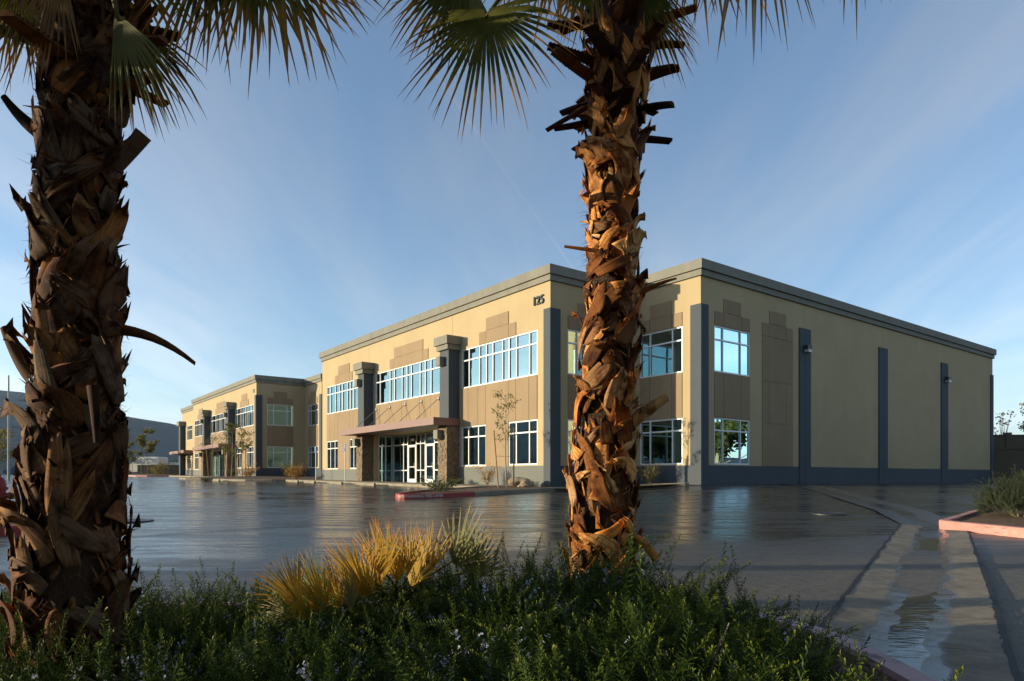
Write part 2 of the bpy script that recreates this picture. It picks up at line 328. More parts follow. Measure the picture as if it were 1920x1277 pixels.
# ------------------------------------------------------------------ helpers
class MB:
    def __init__(s): s.v = []; s.f = []
    def quad(s, a, b, c, d):
        n = len(s.v); s.v += [a, b, c, d]; s.f.append((n, n + 1, n + 2, n + 3))
    def poly(s, pts):
        n = len(s.v); s.v += list(pts); s.f.append(tuple(range(n, n + len(pts))))
    def hexa(s, p):          # 8 corners: bottom ring, top ring
        n = len(s.v); s.v += [tuple(q) for q in p]
        for f in ((3, 2, 1, 0), (4, 5, 6, 7), (0, 1, 5, 4), (1, 2, 6, 5), (2, 3, 7, 6), (3, 0, 4, 7)): s.f.append(tuple(n + i for i in f))
    def box(s, x0, x1, y0, y1, z0, z1):
        s.hexa([(x0, y0, z0), (x1, y0, z0), (x1, y1, z0), (x0, y1, z0), (x0, y0, z1), (x1, y0, z1), (x1, y1, z1), (x0, y1, z1)])
    def tube(s, path, rad, n=8, cap=True):
        path = [Vector(p) for p in path]; base = len(s.v)
        if not hasattr(rad, '__len__'): rad = [rad] * len(path)
        for i, p in enumerate(path):
            t = (path[min(i + 1, len(path) - 1)] - path[max(i - 1, 0)])
            t = t.normalized() if t.length > 1e-9 else Vector((0, 0, 1))
            a = t.cross(Vector((0.13, 0.97, 0.21))).normalized(); b = t.cross(a)
            for k in range(n):
                w = 2 * math.pi * k / n
                s.v.append(tuple(p + (a * math.cos(w) + b * math.sin(w)) * rad[i]))
        for i in range(len(path) - 1):
            for k in range(n):
                s.f.append((base + i * n + k, base + i * n + (k + 1) % n, base + (i + 1) * n + (k + 1) % n, base + (i + 1) * n + k))
        if cap:
            s.f.append(tuple(base + k for k in range(n))[::-1]); s.f.append(tuple(base + (len(path) - 1) * n + k for k in range(n)))
    def lathe(s, prof, c=(0, 0, 0), n=16):
        base = len(s.v)
        for r, z in prof:
            for k in range(n):
                w = 2 * math.pi * k / n; s.v.append((c[0] + r * math.cos(w), c[1] + r * math.sin(w), c[2] + z))
        for i in range(len(prof) - 1):
            for k in range(n): s.f.append((base + i * n + k, base + i * n + (k + 1) % n, base + (i + 1) * n + (k + 1) % n, base + (i + 1) * n + k))
    def mesh(s, name, mat, smooth=False):
        me = bpy.data.meshes.new(name); me.from_pydata(s.v, [], s.f); me.update()
        if mat: me.materials.append(mat)
        if smooth: me.polygons.foreach_set('use_smooth', [True] * len(me.polygons))
        return me
    def build(s, name, mat, parent=None, loc=(0, 0, 0), rz=0.0, smooth=False, bevel=0.0):
        o = bpy.data.objects.new(name, s.mesh(name, mat, smooth)); COL.objects.link(o)
        o.location = loc; o.rotation_euler = (0, 0, rz); o.parent = parent
        if bevel:
            m = o.modifiers.new('bevel', 'BEVEL'); m.width = bevel; m.segments = 2; m.limit_method = 'ANGLE'
        return o
def np_mesh(name, V, F, mat, along=None):
    """V (n,3) float array, F (m,4) int array of quads"""
    me = bpy.data.meshes.new(name)
    me.vertices.add(len(V)); me.vertices.foreach_set('co', V.astype(np.float32).ravel())
    me.loops.add(F.size); me.loops.foreach_set('vertex_index', F.astype(np.int32).ravel())
    me.polygons.add(len(F)); me.polygons.foreach_set('loop_start', np.arange(0, F.size, 4, dtype=np.int32))
    me.polygons.foreach_set('loop_total', np.full(len(F), 4, dtype=np.int32))
    if along is not None:
        a = me.attributes.new('along', 'FLOAT', 'POINT'); a.data.foreach_set('value', along.astype(np.float32))
    me.update(calc_edges=True); me.validate()
    me.materials.append(mat)
    return me
def link(name, me, parent=None, loc=(0, 0, 0), rot=None):
    o = bpy.data.objects.new(name, me); COL.objects.link(o); o.location = loc; o.parent = parent
    if rot is not None: o.rotation_euler = rot
    return o
def tag(o, label, cat, group=None):
    o['label'] = label; o['category'] = cat
    if group: o['group'] = group
    return o
def struct(o): o['kind'] = 'structure'; return o
def empty(name, loc, rz=0.0, label=None, cat=None, group=None):
    o = bpy.data.objects.new(name, None); COL.objects.link(o); o.empty_display_size = 0.2
    o.location = loc; o.rotation_euler = (0, 0, rz)
    if label: tag(o, label, cat, group)
    return o
KIDS = None
def copy_tree(o, parent=None):
    c = o.copy(); COL.objects.link(c); c.parent = parent
    for ch in list(o.children): copy_tree(ch, c)
    return c
def at(px, py, Y): return Vector(((px - CXP) / FPX * Y, Y, CAM_Z - (py - HYP) / FPX * Y))
def sstep(a, b, x):
    t = np.clip((x - a) / (b - a), 0, 1); return t * t * (3 - 2 * t)
def H(x, y):
    x = np.asarray(x, float); y = np.asarray(y, float)
    b = -0.02 + .0225 * np.clip(y, -6, 28.5) + .010 * np.clip(y - 28.5, 0, 70)
    ys_ = np.clip(15.1 + .87 * x, 4, 16.5)          # shallow ridge in the paving, left of the drive
    tent = np.where(y < ys_, np.clip(y, 0, 99) / ys_, np.clip((28.5 - y) / (28.5 - ys_), 0, 1))
    return b + .075 * tent * (1 - sstep(0.5, 4, x)) + .2 * sstep(3, 9, x) * sstep(14, 28, y) - .014 * np.clip(x - 10, 0, 60)
def Hf(x, y): return float(H(x, y))
U = Vector((-.6035, .7974, 0)).normalized(); V = Vector((U.y, -U.x, 0))
A = Vector((1.68, 29.49, 0))
def td(t, d): p = A + U * t + V * d; return (p.x, p.y)

# ------------------------------------------------------------------ ground
def axis(lo, hi, fine_lo, fine_hi, fine, coarse):
    a = list(np.arange(lo, fine_lo, coarse)) + list(np.arange(fine_lo, fine_hi, fine)) + list(np.arange(fine_hi, hi + .01, coarse))
    return np.array(a)
xs = axis(-140, 100, -14, 18, 0.5, 4.0); ys = axis(-30, 140, -4, 34, 0.5, 3.0)
X, Y = np.meshgrid(xs, ys, indexing='xy')
Z = H(X, Y)
for i in range(Z.shape[0]):
    for j in range(Z.shape[1]):
        Z[i, j] += 0.012 * mnoise.noise((X[i, j] * 0.35, Y[i, j] * 0.35, 3.1))
nx, ny = len(xs), len(ys)
idx = np.arange(nx * ny).reshape(ny, nx)
F = np.stack([idx[:-1, :-1], idx[:-1, 1:], idx[1:, 1:], idx[1:, :-1]], -1).reshape(-1, 4)
me = np_mesh('parking_lot', np.stack([X, Y, Z], -1).reshape(-1, 3), F, M['asphalt'])
me.polygons.foreach_set('use_smooth', [True] * len(me.polygons))
struct(link('parking_lot', me))
# open desert floor out to the horizon
g = MB(); n = 48
rings = [(30, -2.0), (150, -0.45), (400, 1.2), (1500, 3), (9000, 6)]
for r, z in rings:
    for k in range(n): g.v.append((r * math.cos(2 * math.pi * k / n), 40 + r * math.sin(2 * math.pi * k / n), z if r > 30 else -3))
for i in range(len(rings) - 1):
    for k in range(n): g.f.append((i * n + k, i * n + (k + 1) % n, (i + 1) * n + (k + 1) % n, (i + 1) * n + k))
struct(g.build('ground', M['dirt']))
# hills all round the valley
def hills():
    az = np.arange(-180, 181, 1.5); rad = np.linspace(2300, 5200, 26)
    def crest(a):   # elevation angle of the ridge, degrees, by azimuth clockwise from +Y
        pts = [(-180, 1.6), (-130, 2.2), (-95, 4.2), (-72, 5.0), (-55, 5.2), (-42, 5.9), (-37, 5.9), (-33.5, 5.5), (-30.5, 5.0), (-26, 3.9), (-20, 2.6), (-8, 1.2), (10, 0.9), (60, 1.3), (120, 1.6), (180, 1.6)]
        return np.interp(a, [p[0] for p in pts], [p[1] for p in pts])
    Vv = []
    for r in rad:
        for a in az:
            x, y = r * math.sin(R(a)), r * math.cos(R(a))
            q = (r - 2300) / 2900
            prof = math.sin(min(1, q / 0.62) * math.pi / 2) ** 1.3 if q < .62 else 1 - 0.5 * (q - .62) / .38
            h = 4100 * math.tan(R(crest(a))) * prof
            h *= 0.86 + 0.28 * mnoise.fractal((x / 900, y / 900, 1.7), 1.0, 2.0, 5) * (1 if abs(a) < 179 else 1)
            h += 26 * mnoise.fractal((x / 330, y / 330, 5.0), 1.0, 2.0, 4) * min(1, 3 * q)
            Vv.append((x, y, max(h, 0) + 2))
    m_ = len(az); id_ = np.arange(len(Vv)).reshape(len(rad), m_)
    Ff = np.stack([id_[:-1, :-1], id_[:-1, 1:], id_[1:, 1:], id_[1:, :-1]], -1).reshape(-1, 4)
    me = np_mesh('hills', np.array(Vv), Ff, M['hill']); me.polygons.foreach_set('use_smooth', [True] * len(me.polygons))
    struct(link('hills', me))
hills()

def resample(pts, step):
    out = [Vector((*pts[0][:2], 0))]
    for a, b in zip(pts[:-1], pts[1:]):
        a = Vector((*a[:2], 0)); b = Vector((*b[:2], 0)); n = max(1, int((b - a).length / step))
        for k in range(1, n + 1): out.append(a.lerp(b, k / n))
    return out
def smooth_path(pts, it=2, closed=False):
    p = [Vector((*q[:2], 0)) for q in pts]
    for _ in range(it):
        q = [] if closed else [p[0]]
        rng_ = range(len(p)) if closed else range(len(p) - 1)
        for i in rng_:
            a, b = p[i], p[(i + 1) % len(p)]
            q += [a.lerp(b, .25), a.lerp(b, .75)]
        if not closed: q.append(p[-1])
        p = q
    return p
def normals2d(p, closed):
    out = []
    for i in range(len(p)):
        a = p[(i - 1) % len(p)] if (closed or i > 0) else p[i]
        b = p[(i + 1) % len(p)] if (closed or i < len(p) - 1) else p[i]
        t = (b - a).normalized(); out.append(Vector((t.y, -t.x, 0)))
    return out
def curb_mesh(name, pts, width, height, mat, parent, closed=False, side=1, below=0.25, lift=0.0):
    """a kerb: face on the given path, body to the inner side; top edge rounded"""
    nn = normals2d(pts, closed); mb = MB(); prof = [(0.012, -below), (0.0, height - .03), (0.012, height - .008), (0.03, height), (width, height), (width, -below)]
    for p, n in zip(pts, nn):
        z = Hf(p.x, p.y) + lift
        for o, h in prof:
            q = p + n * (o * side); mb.v.append((q.x, q.y, z + h))
    k = len(prof); m = len(pts)
    for i in range(m if closed else m - 1):
        for j in range(k - 1):
            a, b = i * k + j, ((i + 1) % m) * k + j
            mb.f.append((a, b, b + 1, a + 1))
    if not closed:
        mb.f.append(tuple(range(k))[::-1]); mb.f.append(tuple((m - 1) * k + j for j in range(k)))
    return mb.build(name, mat, parent)
def fill(name, pts, h, mat, parent=None, crown=0.0):
    """planting bed or paving: fan of the outline at height h above the ground"""
    mb = MB(); c = sum(pts, Vector()) / len(pts)
    rings_ = (1.0, 0.75, 0.5, 0.25)
    for r in rings_:
        for p in pts:
            q = c.lerp(p, r); mb.v.append((q.x, q.y, Hf(q.x, q.y) + h + crown * (1 - r * r) + 0.02 * mnoise.noise((q.x * 3, q.y * 3, 0))))
    m = len(pts)
    mb.v.append((c.x, c.y, Hf(c.x, c.y) + h + crown))
    for i in range(len(rings_) - 1):
        for k in range(m): mb.f.append((i * m + k, i * m + (k + 1) % m, (i + 1) * m + (k + 1) % m, (i + 1) * m + k))
    for k in range(m): mb.f.append(((len(rings_) - 1) * m + k, (len(rings_) - 1) * m + (k + 1) % m, len(mb.v) - 1))
    return mb.build(name, mat, parent)

# ---- valley gutter with its thread of water
def strip(name, left, right, lift, mat, dip=0.0, parent=None, na=9, wob=0.0, seed=0, rough=0.0):
    l = [Vector((*p, 0)) for p in left]; r = [Vector((*p, 0)) for p in right]; mb = MB(); m = len(l)
    for i in range(m):
        for k in range(na):
            f = k / (na - 1); q = l[i].lerp(r[i], f)
            if wob and k in (0, na - 1):
                q += (r[i] - l[i]).normalized() * wob * mnoise.noise((i * 0.31 + k, seed, .5))
            mb.v.append((q.x, q.y, Hf(q.x, q.y) + lift - dip * (1 - abs(2 * f - 1)) + rough * (mnoise.noise((q.x * 2.1, q.y * 2.1, 9)) + .6 * mnoise.noise((q.x * 6, q.y * 6, 2)))))
    for i in range(m - 1):
        for k in range(na - 1): mb.f.append((i * na + k, i * na + k + 1, (i + 1) * na + k + 1, (i + 1) * na + k))
    o = mb.build(name, mat, parent)
    at_ = o.data.attributes.new('across', 'FLOAT', 'POINT'); at_.data.foreach_set('value', np.array([abs(2 * (k % na) / (na - 1) - 1) for k in range(len(mb.v))], np.float32))
    return o
GL = [(-.62, 0.4), (2.18, 4.75), (3.27, 6.45), (7.42, 12.85), (8.8, 16.35), (9.97, 21.0), (11.32, 26.25), (12.4, 31.5)]
GR = [(0.28, -.2), (3.08, 4.2), (4.26, 6.0), (8.25, 12.25), (9.85, 15.9), (11.0, 20.7), (12.4, 26.0), (13.5, 31.7)]
def dens(l, n):
    l = [np.array(p) for p in l]; out = []
    for a, b in zip(l[:-1], l[1:]):
        for k in range(n): out.append(tuple(a + (b - a) * k / n))
    return out + [tuple(l[-1])]
gl, gr_ = dens(GL, 42), dens(GR, 42)
gut = empty('valley_gutter', (0, 0, 0)); struct(gut)
seglen = 42
for s in range(7):      # slabs between the cast joints
    a, b = s * seglen, (s + 1) * seglen
    nsl = 3 if s in (0, 2) else 2
    for q in range(nsl):
        i0 = a + (b - a) * q // nsl; i1 = a + (b - a) * (q + 1) // nsl
        l = list(gl[i0:i1 + 1]); r = list(gr_[i0:i1 + 1])
        d = (np.array(l[1]) - np.array(l[0])); d = d / np.linalg.norm(d) * 0.008
        l[0] = tuple(np.array(l[0]) + d); r[0] = tuple(np.array(r[0]) + d)
        strip('gutter_slab', l, r, 0.022, M['gutter'] if s < 3 else M['darkconcrete'], 0.030, gut, 19, rough=.0045)
wl_, wr_ = [], []
for a_, b_ in zip(gl[:117], gr_[:117]):
    a_ = np.array(a_); b_ = np.array(b_); wl_.append(tuple(a_ + (b_ - a_) * .2)); wr_.append(tuple(a_ + (b_ - a_) * .8))
struct(strip('gutter_water', wl_, wr_, -0.0015, M['water'], 0.0))

def edge_crack(line, off, seed):
    l = [np.array(p) for p in line]; a, b = [], []
    for i, p in enumerate(l):
        d = l[min(i + 1, len(l) - 1)] - l[max(i - 1, 0)]; n_ = np.array([d[1], -d[0]]) / np.linalg.norm(d)
        w = .018 + .022 * abs(mnoise.noise((i * .8, seed, 0))); c = p + n_ * (off + .02 * mnoise.noise((i * .6, seed + 3, 0)))
        a.append(tuple(c - n_ * w)); b.append(tuple(c + n_ * w))
    return strip('joint_filler', a, b, .0235, M['tar'], 0, gut, 2)
edge_crack(dens(GL[:4], 40), -.012, 1.0); edge_crack(dens(GR[:4], 40), .012, 6.0)

sl, sr = [], []
for k in range(70):
    x = -7.2 + 8.2 * k / 69; y = 15.1 + .87 * x + .05 * mnoise.noise((k * .3, 0, 5)); w = .02 + .02 * abs(mnoise.noise((k * .7, 3, 1)))
    sl.append((x - w * .6, y + w * .7)); sr.append((x + w * .6, y - w * .7))
seam = struct(strip('paving_seam', sl, sr, .012, M['tar'], 0, None, 2))

# ---- planting islands
isl_near = smooth_path([(2.06, 2.6), (2.10, 3.7), (2.02, 4.35), (1.55, 4.95), (0.2, 5.15), (-2.5, 5.0), (-5.5, 4.85), (-9.0, 4.6), (-9.0, 0.6), (-4, 0.75), (0.2, 0.9), (1.6, 1.3)], 2, True)
isl = empty('planting_island', (0, 0, 0)); struct(isl)
curb_mesh('curb', isl_near, .16, .15, M['mauvecurb'], isl, True, -1)
inner = [p - n * .158 for p, n in zip(isl_near, normals2d(isl_near, True))]
fill('mulch_bed', inner, .115, M['mulch'], isl, 0.06)

isl_pink = smooth_path([(7.64, 12.15), (7.78, 11.7), (8.12, 10.6), (8.7, 9.1), (9.6, 7.6), (14, 9.5), (17, 17.5), (14.5, 18.6), (10.6, 15.3), (8.0, 12.5)], 2, True)
isl2 = empty('planting_island', (0, 0, 0)); struct(isl2)
curb_mesh('curb', isl_pink, .16, .16, M['pinkcurb'], isl2, True, -1)
inner = [p - n * .158 for p, n in zip(isl_pink, normals2d(isl_pink, True))]
fill('mulch_bed', inner, .12, M['mulch'], isl2, 0.05)

isl_left = smooth_path([(-7.7, 10.4), (-7.5, 11.2), (-8.2, 13.4), (-12, 14.2), (-20, 14.0), (-20, 10.6), (-12, 10.2), (-8, 10.15)], 2, True)
isl3 = empty('planting_island', (0, 0, 0)); struct(isl3)
curb_mesh('curb', isl_left, .16, .15, M['redcurb'], isl3, True, 1 if False else -1)
inner = [p - n * .158 for p, n in zip(isl_left, normals2d(isl_left, True))]
fill('mulch_bed', inner, .11, M['mulch'], isl3, 0.05)

def ccw(p):
    a = sum(p[i].x * p[(i + 1) % len(p)].y - p[(i + 1) % len(p)].x * p[i].y for i in range(len(p)))
    return p if a > 0 else p[::-1]
# ------------------------------------------------------------------ office warehouse buildings
BZ = 0.74
ZL0, ZLT, ZL1 = .98, 2.47, 3.02       # lower windows
ZU0, ZUT, ZU1 = 5.02, 6.44, 7.04      # upper windows
ZLO, ZHI, ZPI, ZWA, ZCO, ZTOP = 7.67, 8.29, 7.83, .93, 9.03, 9.70
BAND = -0.9
P_front = lambda s, o, z: (-s, -o, z)
P_a = lambda s, o, z: (o, s, z)
P_b = lambda s, o, z: (4.43 - s, 4.64 - o, z)
P_side = lambda s, o, z: (4.43 + o, 4.64 + s, z)
P_left = lambda s, o, z: (-26.3 - o, s, z)
P_back = lambda s, o, z: (4.43 - s, 38.54 + o, z)
P_rec = lambda s, o, z: (-s, 1.3 - o, z)
P_ret = lambda s, o, z: (-17.48 + o, s, z)     # left return of the entrance recess, facing right
def wbox(mb, P, s0, s1, o0, o1, z0, z1):
    mb.hexa([P(s0, o0, z0), P(s1, o0, z0), P(s1, o1, z0), P(s0, o1, z0), P(s0, o0, z1), P(s1, o0, z1), P(s1, o1, z1), P(s0, o1, z1)])
def wallgrid(P, s0, s1, z0, z1, th, ops):
    mb = MB(); S = sorted({s0, s1, *[x for o in ops for x in o[:2] if s0 < x < s1]}); Zs = sorted({z0, z1, *[x for o in ops for x in o[2:] if z0 < x < z1]})
    def solid(i, j):
        if not (0 <= i < len(S) - 1 and 0 <= j < len(Zs) - 1): return True
        s, z = (S[i] + S[i + 1]) / 2, (Zs[j] + Zs[j + 1]) / 2
        return not any(a < s < b and c < z < d for a, b, c, d in ops)
    for i in range(len(S) - 1):
        for j in range(len(Zs) - 1):
            if not solid(i, j): continue
            a, b, c, d = S[i], S[i + 1], Zs[j], Zs[j + 1]
            mb.quad(P(a, 0, c), P(b, 0, c), P(b, 0, d), P(a, 0, d)); mb.quad(P(a, -th, c), P(a, -th, d), P(b, -th, d), P(b, -th, c))
            if not solid(i - 1, j) or i == 0: mb.quad(P(a, 0, c), P(a, 0, d), P(a, -th, d), P(a, -th, c))
            if not solid(i + 1, j) or i == len(S) - 2: mb.quad(P(b, 0, c), P(b, -th, c), P(b, -th, d), P(b, 0, d))
            if not solid(i, j - 1): mb.quad(P(a, 0, c), P(a, -th, c), P(b, -th, c), P(b, 0, c))
            if not solid(i, j + 1): mb.quad(P(a, 0, d), P(b, 0, d), P(b, -th, d), P(a, -th, d))
    return mb
def window(root, P, ss, z0, zt, z1, name='window', bar=.03, blinds=None, glassm=None):
    s0, s1 = ss[0], ss[-1]
    c = ((s0 + s1) / 2)
    fr = MB(); zs = [z0, zt, z1] if zt else [z0, z1]
    for i, s in enumerate(ss):
        a, b = (s, s + .055) if i == 0 else ((s - .055, s) if i == len(ss) - 1 else (s - bar, s + bar))
        wbox(fr, P, a, b, -.11, -.012, z0, z1)
    for j, z in enumerate(zs):
        a, b = (z, z + .06) if j == 0 else ((z - .06, z) if j == len(zs) - 1 else (z - .032, z + .032))
        for i in range(len(ss) - 1):
            l = ss[i] + (.055 if i == 0 else bar); r = ss[i + 1] - (.055 if i == len(ss) - 2 else bar)
            wbox(fr, P, l, r, -.106, -.016, a, b)
    w = fr.build(name, M['white'], root)
    for i in range(len(ss) - 1):
        for j in range(len(zs) - 1):
            a_, b_, c_, d_ = ss[i] + .02, ss[i + 1] - .02, zs[j] + .02, zs[j + 1] - .02; e_ = [random.uniform(-.0025, .0025) for _ in range(4)]; p = MB()
            p.hexa([P(a_, -.07 + e_[0], c_), P(b_, -.07 + e_[1], c_), P(b_, -.06 + e_[1], c_), P(a_, -.06 + e_[0], c_), P(a_, -.07 + e_[2], d_), P(b_, -.07 + e_[1] + e_[2] - e_[0], d_), P(b_, -.06 + e_[1] + e_[2] - e_[0], d_), P(a_, -.06 + e_[2], d_)])
            p.build('pane', M['glass'], w)
    if blinds:
        b = MB(); n = int((s1 - s0) / .11)
        for k in range(n):
            if blinds != 'all' and random.random() < .25: continue
            x = s0 + .06 + k * .11
            b.quad(P(x, -.34, z0 + .05), P(x + .085, -.39, z0 + .05), P(x + .085, -.39, z1 - .05), P(x, -.34, z1 - .05))
        o = b.build('vertical_blinds', M['blind'], w)
    return w
def accent(root, P, s0, s1, z0, z1):
    p = MB(); wbox(p, P, s0 + .011, s1 - .011, 0, .028, z0 + .011, z1 - .011)
    return p.build('accent_panel', M['brown'], root)
def ring(mb, outl, o0, o1, z0, z1):
    def off(o):
        n = len(outl); r = []
        for i in range(n):
            a, b, c = Vector(outl[i - 1]), Vector(outl[i]), Vector(outl[(i + 1) % n])
            t0 = (b - a).normalized(); t1 = (c - b).normalized(); n0 = Vector((t0.y, -t0.x)); n1 = Vector((t1.y, -t1.x))
            r.append(b + n0 * o + n1 * o)
        return r
    q = off(o1); p = off(o0); n = len(outl)
    for i in range(n):
        j = (i + 1) % n
        mb.hexa([(p[i].x, p[i].y, z0), (p[j].x, p[j].y, z0), (q[j].x, q[j].y, z0), (q[i].x, q[i].y, z0), (p[i].x, p[i].y, z1), (p[j].x, p[j].y, z1), (q[j].x, q[j].y, z1), (q[i].x, q[i].y, z1)])
        # the hexes meet end to end along the mitres
def text_mesh(txt, size, depth, mat, squash=1.0):
    cu = bpy.data.curves.new('t', 'FONT'); cu.body = txt; cu.size = size; cu.extrude = depth; cu.align_x = 'CENTER'; cu.align_y = 'CENTER'; cu.resolution_u = 3; cu.offset = size * .015
    o = bpy.data.objects.new('t', cu); COL.objects.link(o)
    dg = bpy.context.evaluated_depsgraph_get(); me = bpy.data.meshes.new_from_object(o.evaluated_get(dg))
    bpy.data.objects.remove(o); bpy.data.curves.remove(cu)
    me.materials.clear(); me.materials.append(mat)
    return me
OUT = [(0, 0), (0, 4.64), (4.43, 4.64), (4.43, 38.54), (-26.3, 38.54), (-26.3, 0)]
W1 = [.89, 1.47, 2.45, 3.03, 3.55, 4.35, 4.9, 5.5, 6.45, 7.1]
W2 = [8.5, 9.3, 10.3, 10.95, 11.54, 12.57, 13.11, 13.71, 14.70, 15.29, 16.67, 17.28]
W3 = [18.95, 19.84, 20.68, 21.25, 21.74, 22.57, 23.14, 23.84, 24.72, 25.42]
LOWER = [[.89, 1.49, 2.47, 3.05], [4.93, 5.6, 6.5, 7.14], [18.95, 19.7, 20.68, 21.35], [23.35, 23.94, 24.76, 25.42]]
WB = [.97, 1.54, 2.83, 3.43]; WA = [1.01, 1.6, 2.9, 3.5]; WS = [.93, 1.57, 2.88, 3.57]

def make_building():
    root = empty('office_building', (A.x, A.y, BZ), math.atan2(-U.y, -U.x))
    up = lambda w: (w[0], w[-1], ZU0, ZU1); lo = lambda w: (w[0], w[-1], ZL0, ZL1)
    fops = [up(W1), up(W2), up(W3)] + [lo(w) for w in LOWER] + [(8.3, 17.48, BAND - .1, 3.11)]
    def wall(P, s0, s1, ops, z1=ZTOP - .05):
        wallgrid(P, s0, s1, BAND, z1, .25, ops).build('wall_panel', M['beige'], root)
    for a, b in ((.0, 8.04), (8.06, 18.26), (18.28, 26.3)): wall(P_front, a, b, fops)
    wall(P_a, 0.25, 4.64 + .0, [up(WA), lo(WA)])
    wall(P_b, 0, 4.43, [up(WB), lo(WB)])
    sc = [8.24, 16.65, 25.25]
    cuts = [.25] + sc + [33.9]
    for i in range(4): wall(P_side, cuts[i] + (.01 if i else 0), cuts[i + 1] - .01, [up(WS), lo(WS)] if i == 0 else [])
    wallgrid(P_left, .25, 38.54, BAND, ZTOP - .05, .25, []).build('wall_panel', M['grey'], root); wall(P_back, .25, 30.48, [])
    # sealant behind the panel joints
    for P, l in ((P_front, (8.05, 18.27)), (P_side, sc)):
        for s in l:
            j = MB(); wbox(j, P, s - .03, s + .03, -.2, -.03, 3.2, ZCO); j.build('joint_sealant', M['slate_shaded_grey'], root)
    # roof and interior slabs
    def slab(name, z0, z1, mat, inset=.27):
        p = MB(); x = inset
        p.box(-26.3 + x, 0 - x, x, 38.54 - x, z0, z1); p.box(-x, 4.43 - x, 4.64 + x, 38.54 - x, z0, z1)
        p.build(name, mat, root)
    slab('roof_deck', 8.85, 9.1, M['roofing']); slab('floor_slab', 3.6, 4.2, M['interior'])
    f = MB(); f.box(-26, -.27, 1.32, 38.2, -.25, -.02); f.box(-.27, 4.1, 4.95, 38.2, -.25, -.02); f.build('floor_slab', M['carpet'], root)
    pt = MB()
    pt.box(-26, -.3, 6.5, 6.62, 0, 3.6); pt.box(-26, -.3, 6.5, 6.62, 4.2, 8.85)
    pt.box(-8.2, -8.05, .3, 6.5, 4.2, 8.85); pt.box(-17.9, -17.75, 1.45, 6.5, 0, 3.6); pt.box(-18.0, -17.85, .3, 6.5, 4.2, 8.85); pt.box(-8.1, -7.95, .3, 6.5, 0, 3.6)
    pt.box(-.3, 4.1, 12, 12.1, 0, 8.85)
    pt.build('partition', M['interior'], root)
    # windows
    for w in (W1, W2, W3): window(root, P_front, w, ZU0, ZUT, ZU1)
    for i, w in enumerate(LOWER): window(root, P_front, w, ZL0, ZLT, ZL1, blinds='all' if i in (1, 2) else 'some')
    for P, w in ((P_a, WA), (P_b, WB), (P_side, WS)):
        window(root, P, w, ZU0, ZUT, ZU1); window(root, P, w, ZL0, ZLT, ZL1)
    # accent panels round the windows
    def steps(P, l0, h0, h1, l1, z=ZU1):
        accent(root, P, l0, h0, z, ZLO); accent(root, P, h0, h1, z, ZLO); accent(root, P, h1, l1, z, ZLO); accent(root, P, h0, h1, ZLO, ZHI)
    steps(P_front, 2.45, 3.03, 4.9, 5.5); steps(P_front, 10.56, 11.15, 14.7, 15.29); steps(P_front, 20.84, 21.32, 23.25, 23.86)
    for P, w in ((P_a, WA), (P_b, WB), (P_side, WS)):
        steps(P, *w)
        for a, b in zip(w[:-1], w[1:]): accent(root, P, a, b, ZL1, ZU0)
    def bay(cols, wins):
        for a, b in zip(cols[:-1], cols[1:]):
            m = (a + b) / 2
            accent(root, P_front, a, b, ZL1 if any(w[0] < m < w[-1] for w in wins) else ZWA, ZU0)
    bay([.89, 1.49, 2.47, 3.05, 4.93, 5.6, 6.5, 7.14], LOWER[:2]); bay([18.95, 19.7, 20.68, 21.35, 23.35, 23.94, 24.76, 25.42], LOWER[2:])
    c2 = [8.5, 9.3, 10.3, 11.0, 11.54, 13.11, 13.71, 15.29, 16.67, 17.28]
    for a, b in zip(c2[:-1], c2[1:]): accent(root, P_front, a, b, 3.5, ZU0)
    z0, z1 = ZLO + .0, ZUT
    for zz0, zz1, sp in ((ZU1 - .0, ZLO, (4.54, 5.15, 6.56, 7.18)), (4.93, ZU1, (4.54, 7.18)), (2.95, 4.93, (4.54, 5.15, 6.56, 7.18)), (ZWA, 2.95, (4.54, 7.18))):
        for a, b in zip(sp[:-1], sp[1:]): accent(root, P_side, a, b, zz0, zz1)
    accent(root, P_side, 5.15, 6.56, ZLO, ZHI)
    # grey base band; the shaded walls get a copy with shade painted in
    def wains(P, s0, s1, mat=M['grey'], o=.03):
        p = MB(); wbox(p, P, s0, s1, .0005, o, BAND, ZWA); p.build('base_band', mat, root)
    wains(P_front, .39, 7.3); wains(P_front, 18.55, 26.3)
    wains(P_a, .53, 4.6, M['slate_shaded_grey']); wains(P_b, .5, 4.39, M['slate_shaded_grey'])
    [wains(P_side, a_, b_, M['slate_shaded_grey']) for a_, b_ in ((.45, 7.73), (8.75, 16.13), (17.17, 24.74), (25.77, 33.42))]
    # pilasters, also in the grey with shade painted in
    def pil(P, s0, s1, o=.07, name='pilaster', mat=M['grey'], z1=ZPI):
        p = MB(); wbox(p, P, s0, s1, -.0, o, BAND, z1); return p.build(name, mat, root)
    def corner_pil(P1, w1, P2, w2, o=.07):
        p = MB(); wbox(p, P1, -o, w1, .0, o, BAND, ZPI); wbox(p, P2, .0, w2, .0, o, BAND, ZPI - .001); p.build('pilaster', M['slate_shaded_grey'], root)
    corner_pil(P_front, .39, P_a, .53); corner_pil(P_b, .5, P_side, .45)
    for a, b in ((7.73, 8.23), (8.25, 8.75), (16.13, 16.64), (16.66, 17.17), (24.74, 25.24), (25.26, 25.77)): pil(P_side, a, b, mat=M['slate_shaded_grey'])
    pil(P_side, 33.42, 33.9, mat=M['slate_shaded_grey'])
    # cornice in two bands
    c = MB(); ring(c, OUT, -.32, .10, ZCO, ZCO + .262); c.build('cornice_lower_band', M['cornice'], root)
    c = MB(); ring(c, OUT, -.33, .19, ZCO + .264, ZTOP); c.build('cornice_upper_band', M['cornice'], root)
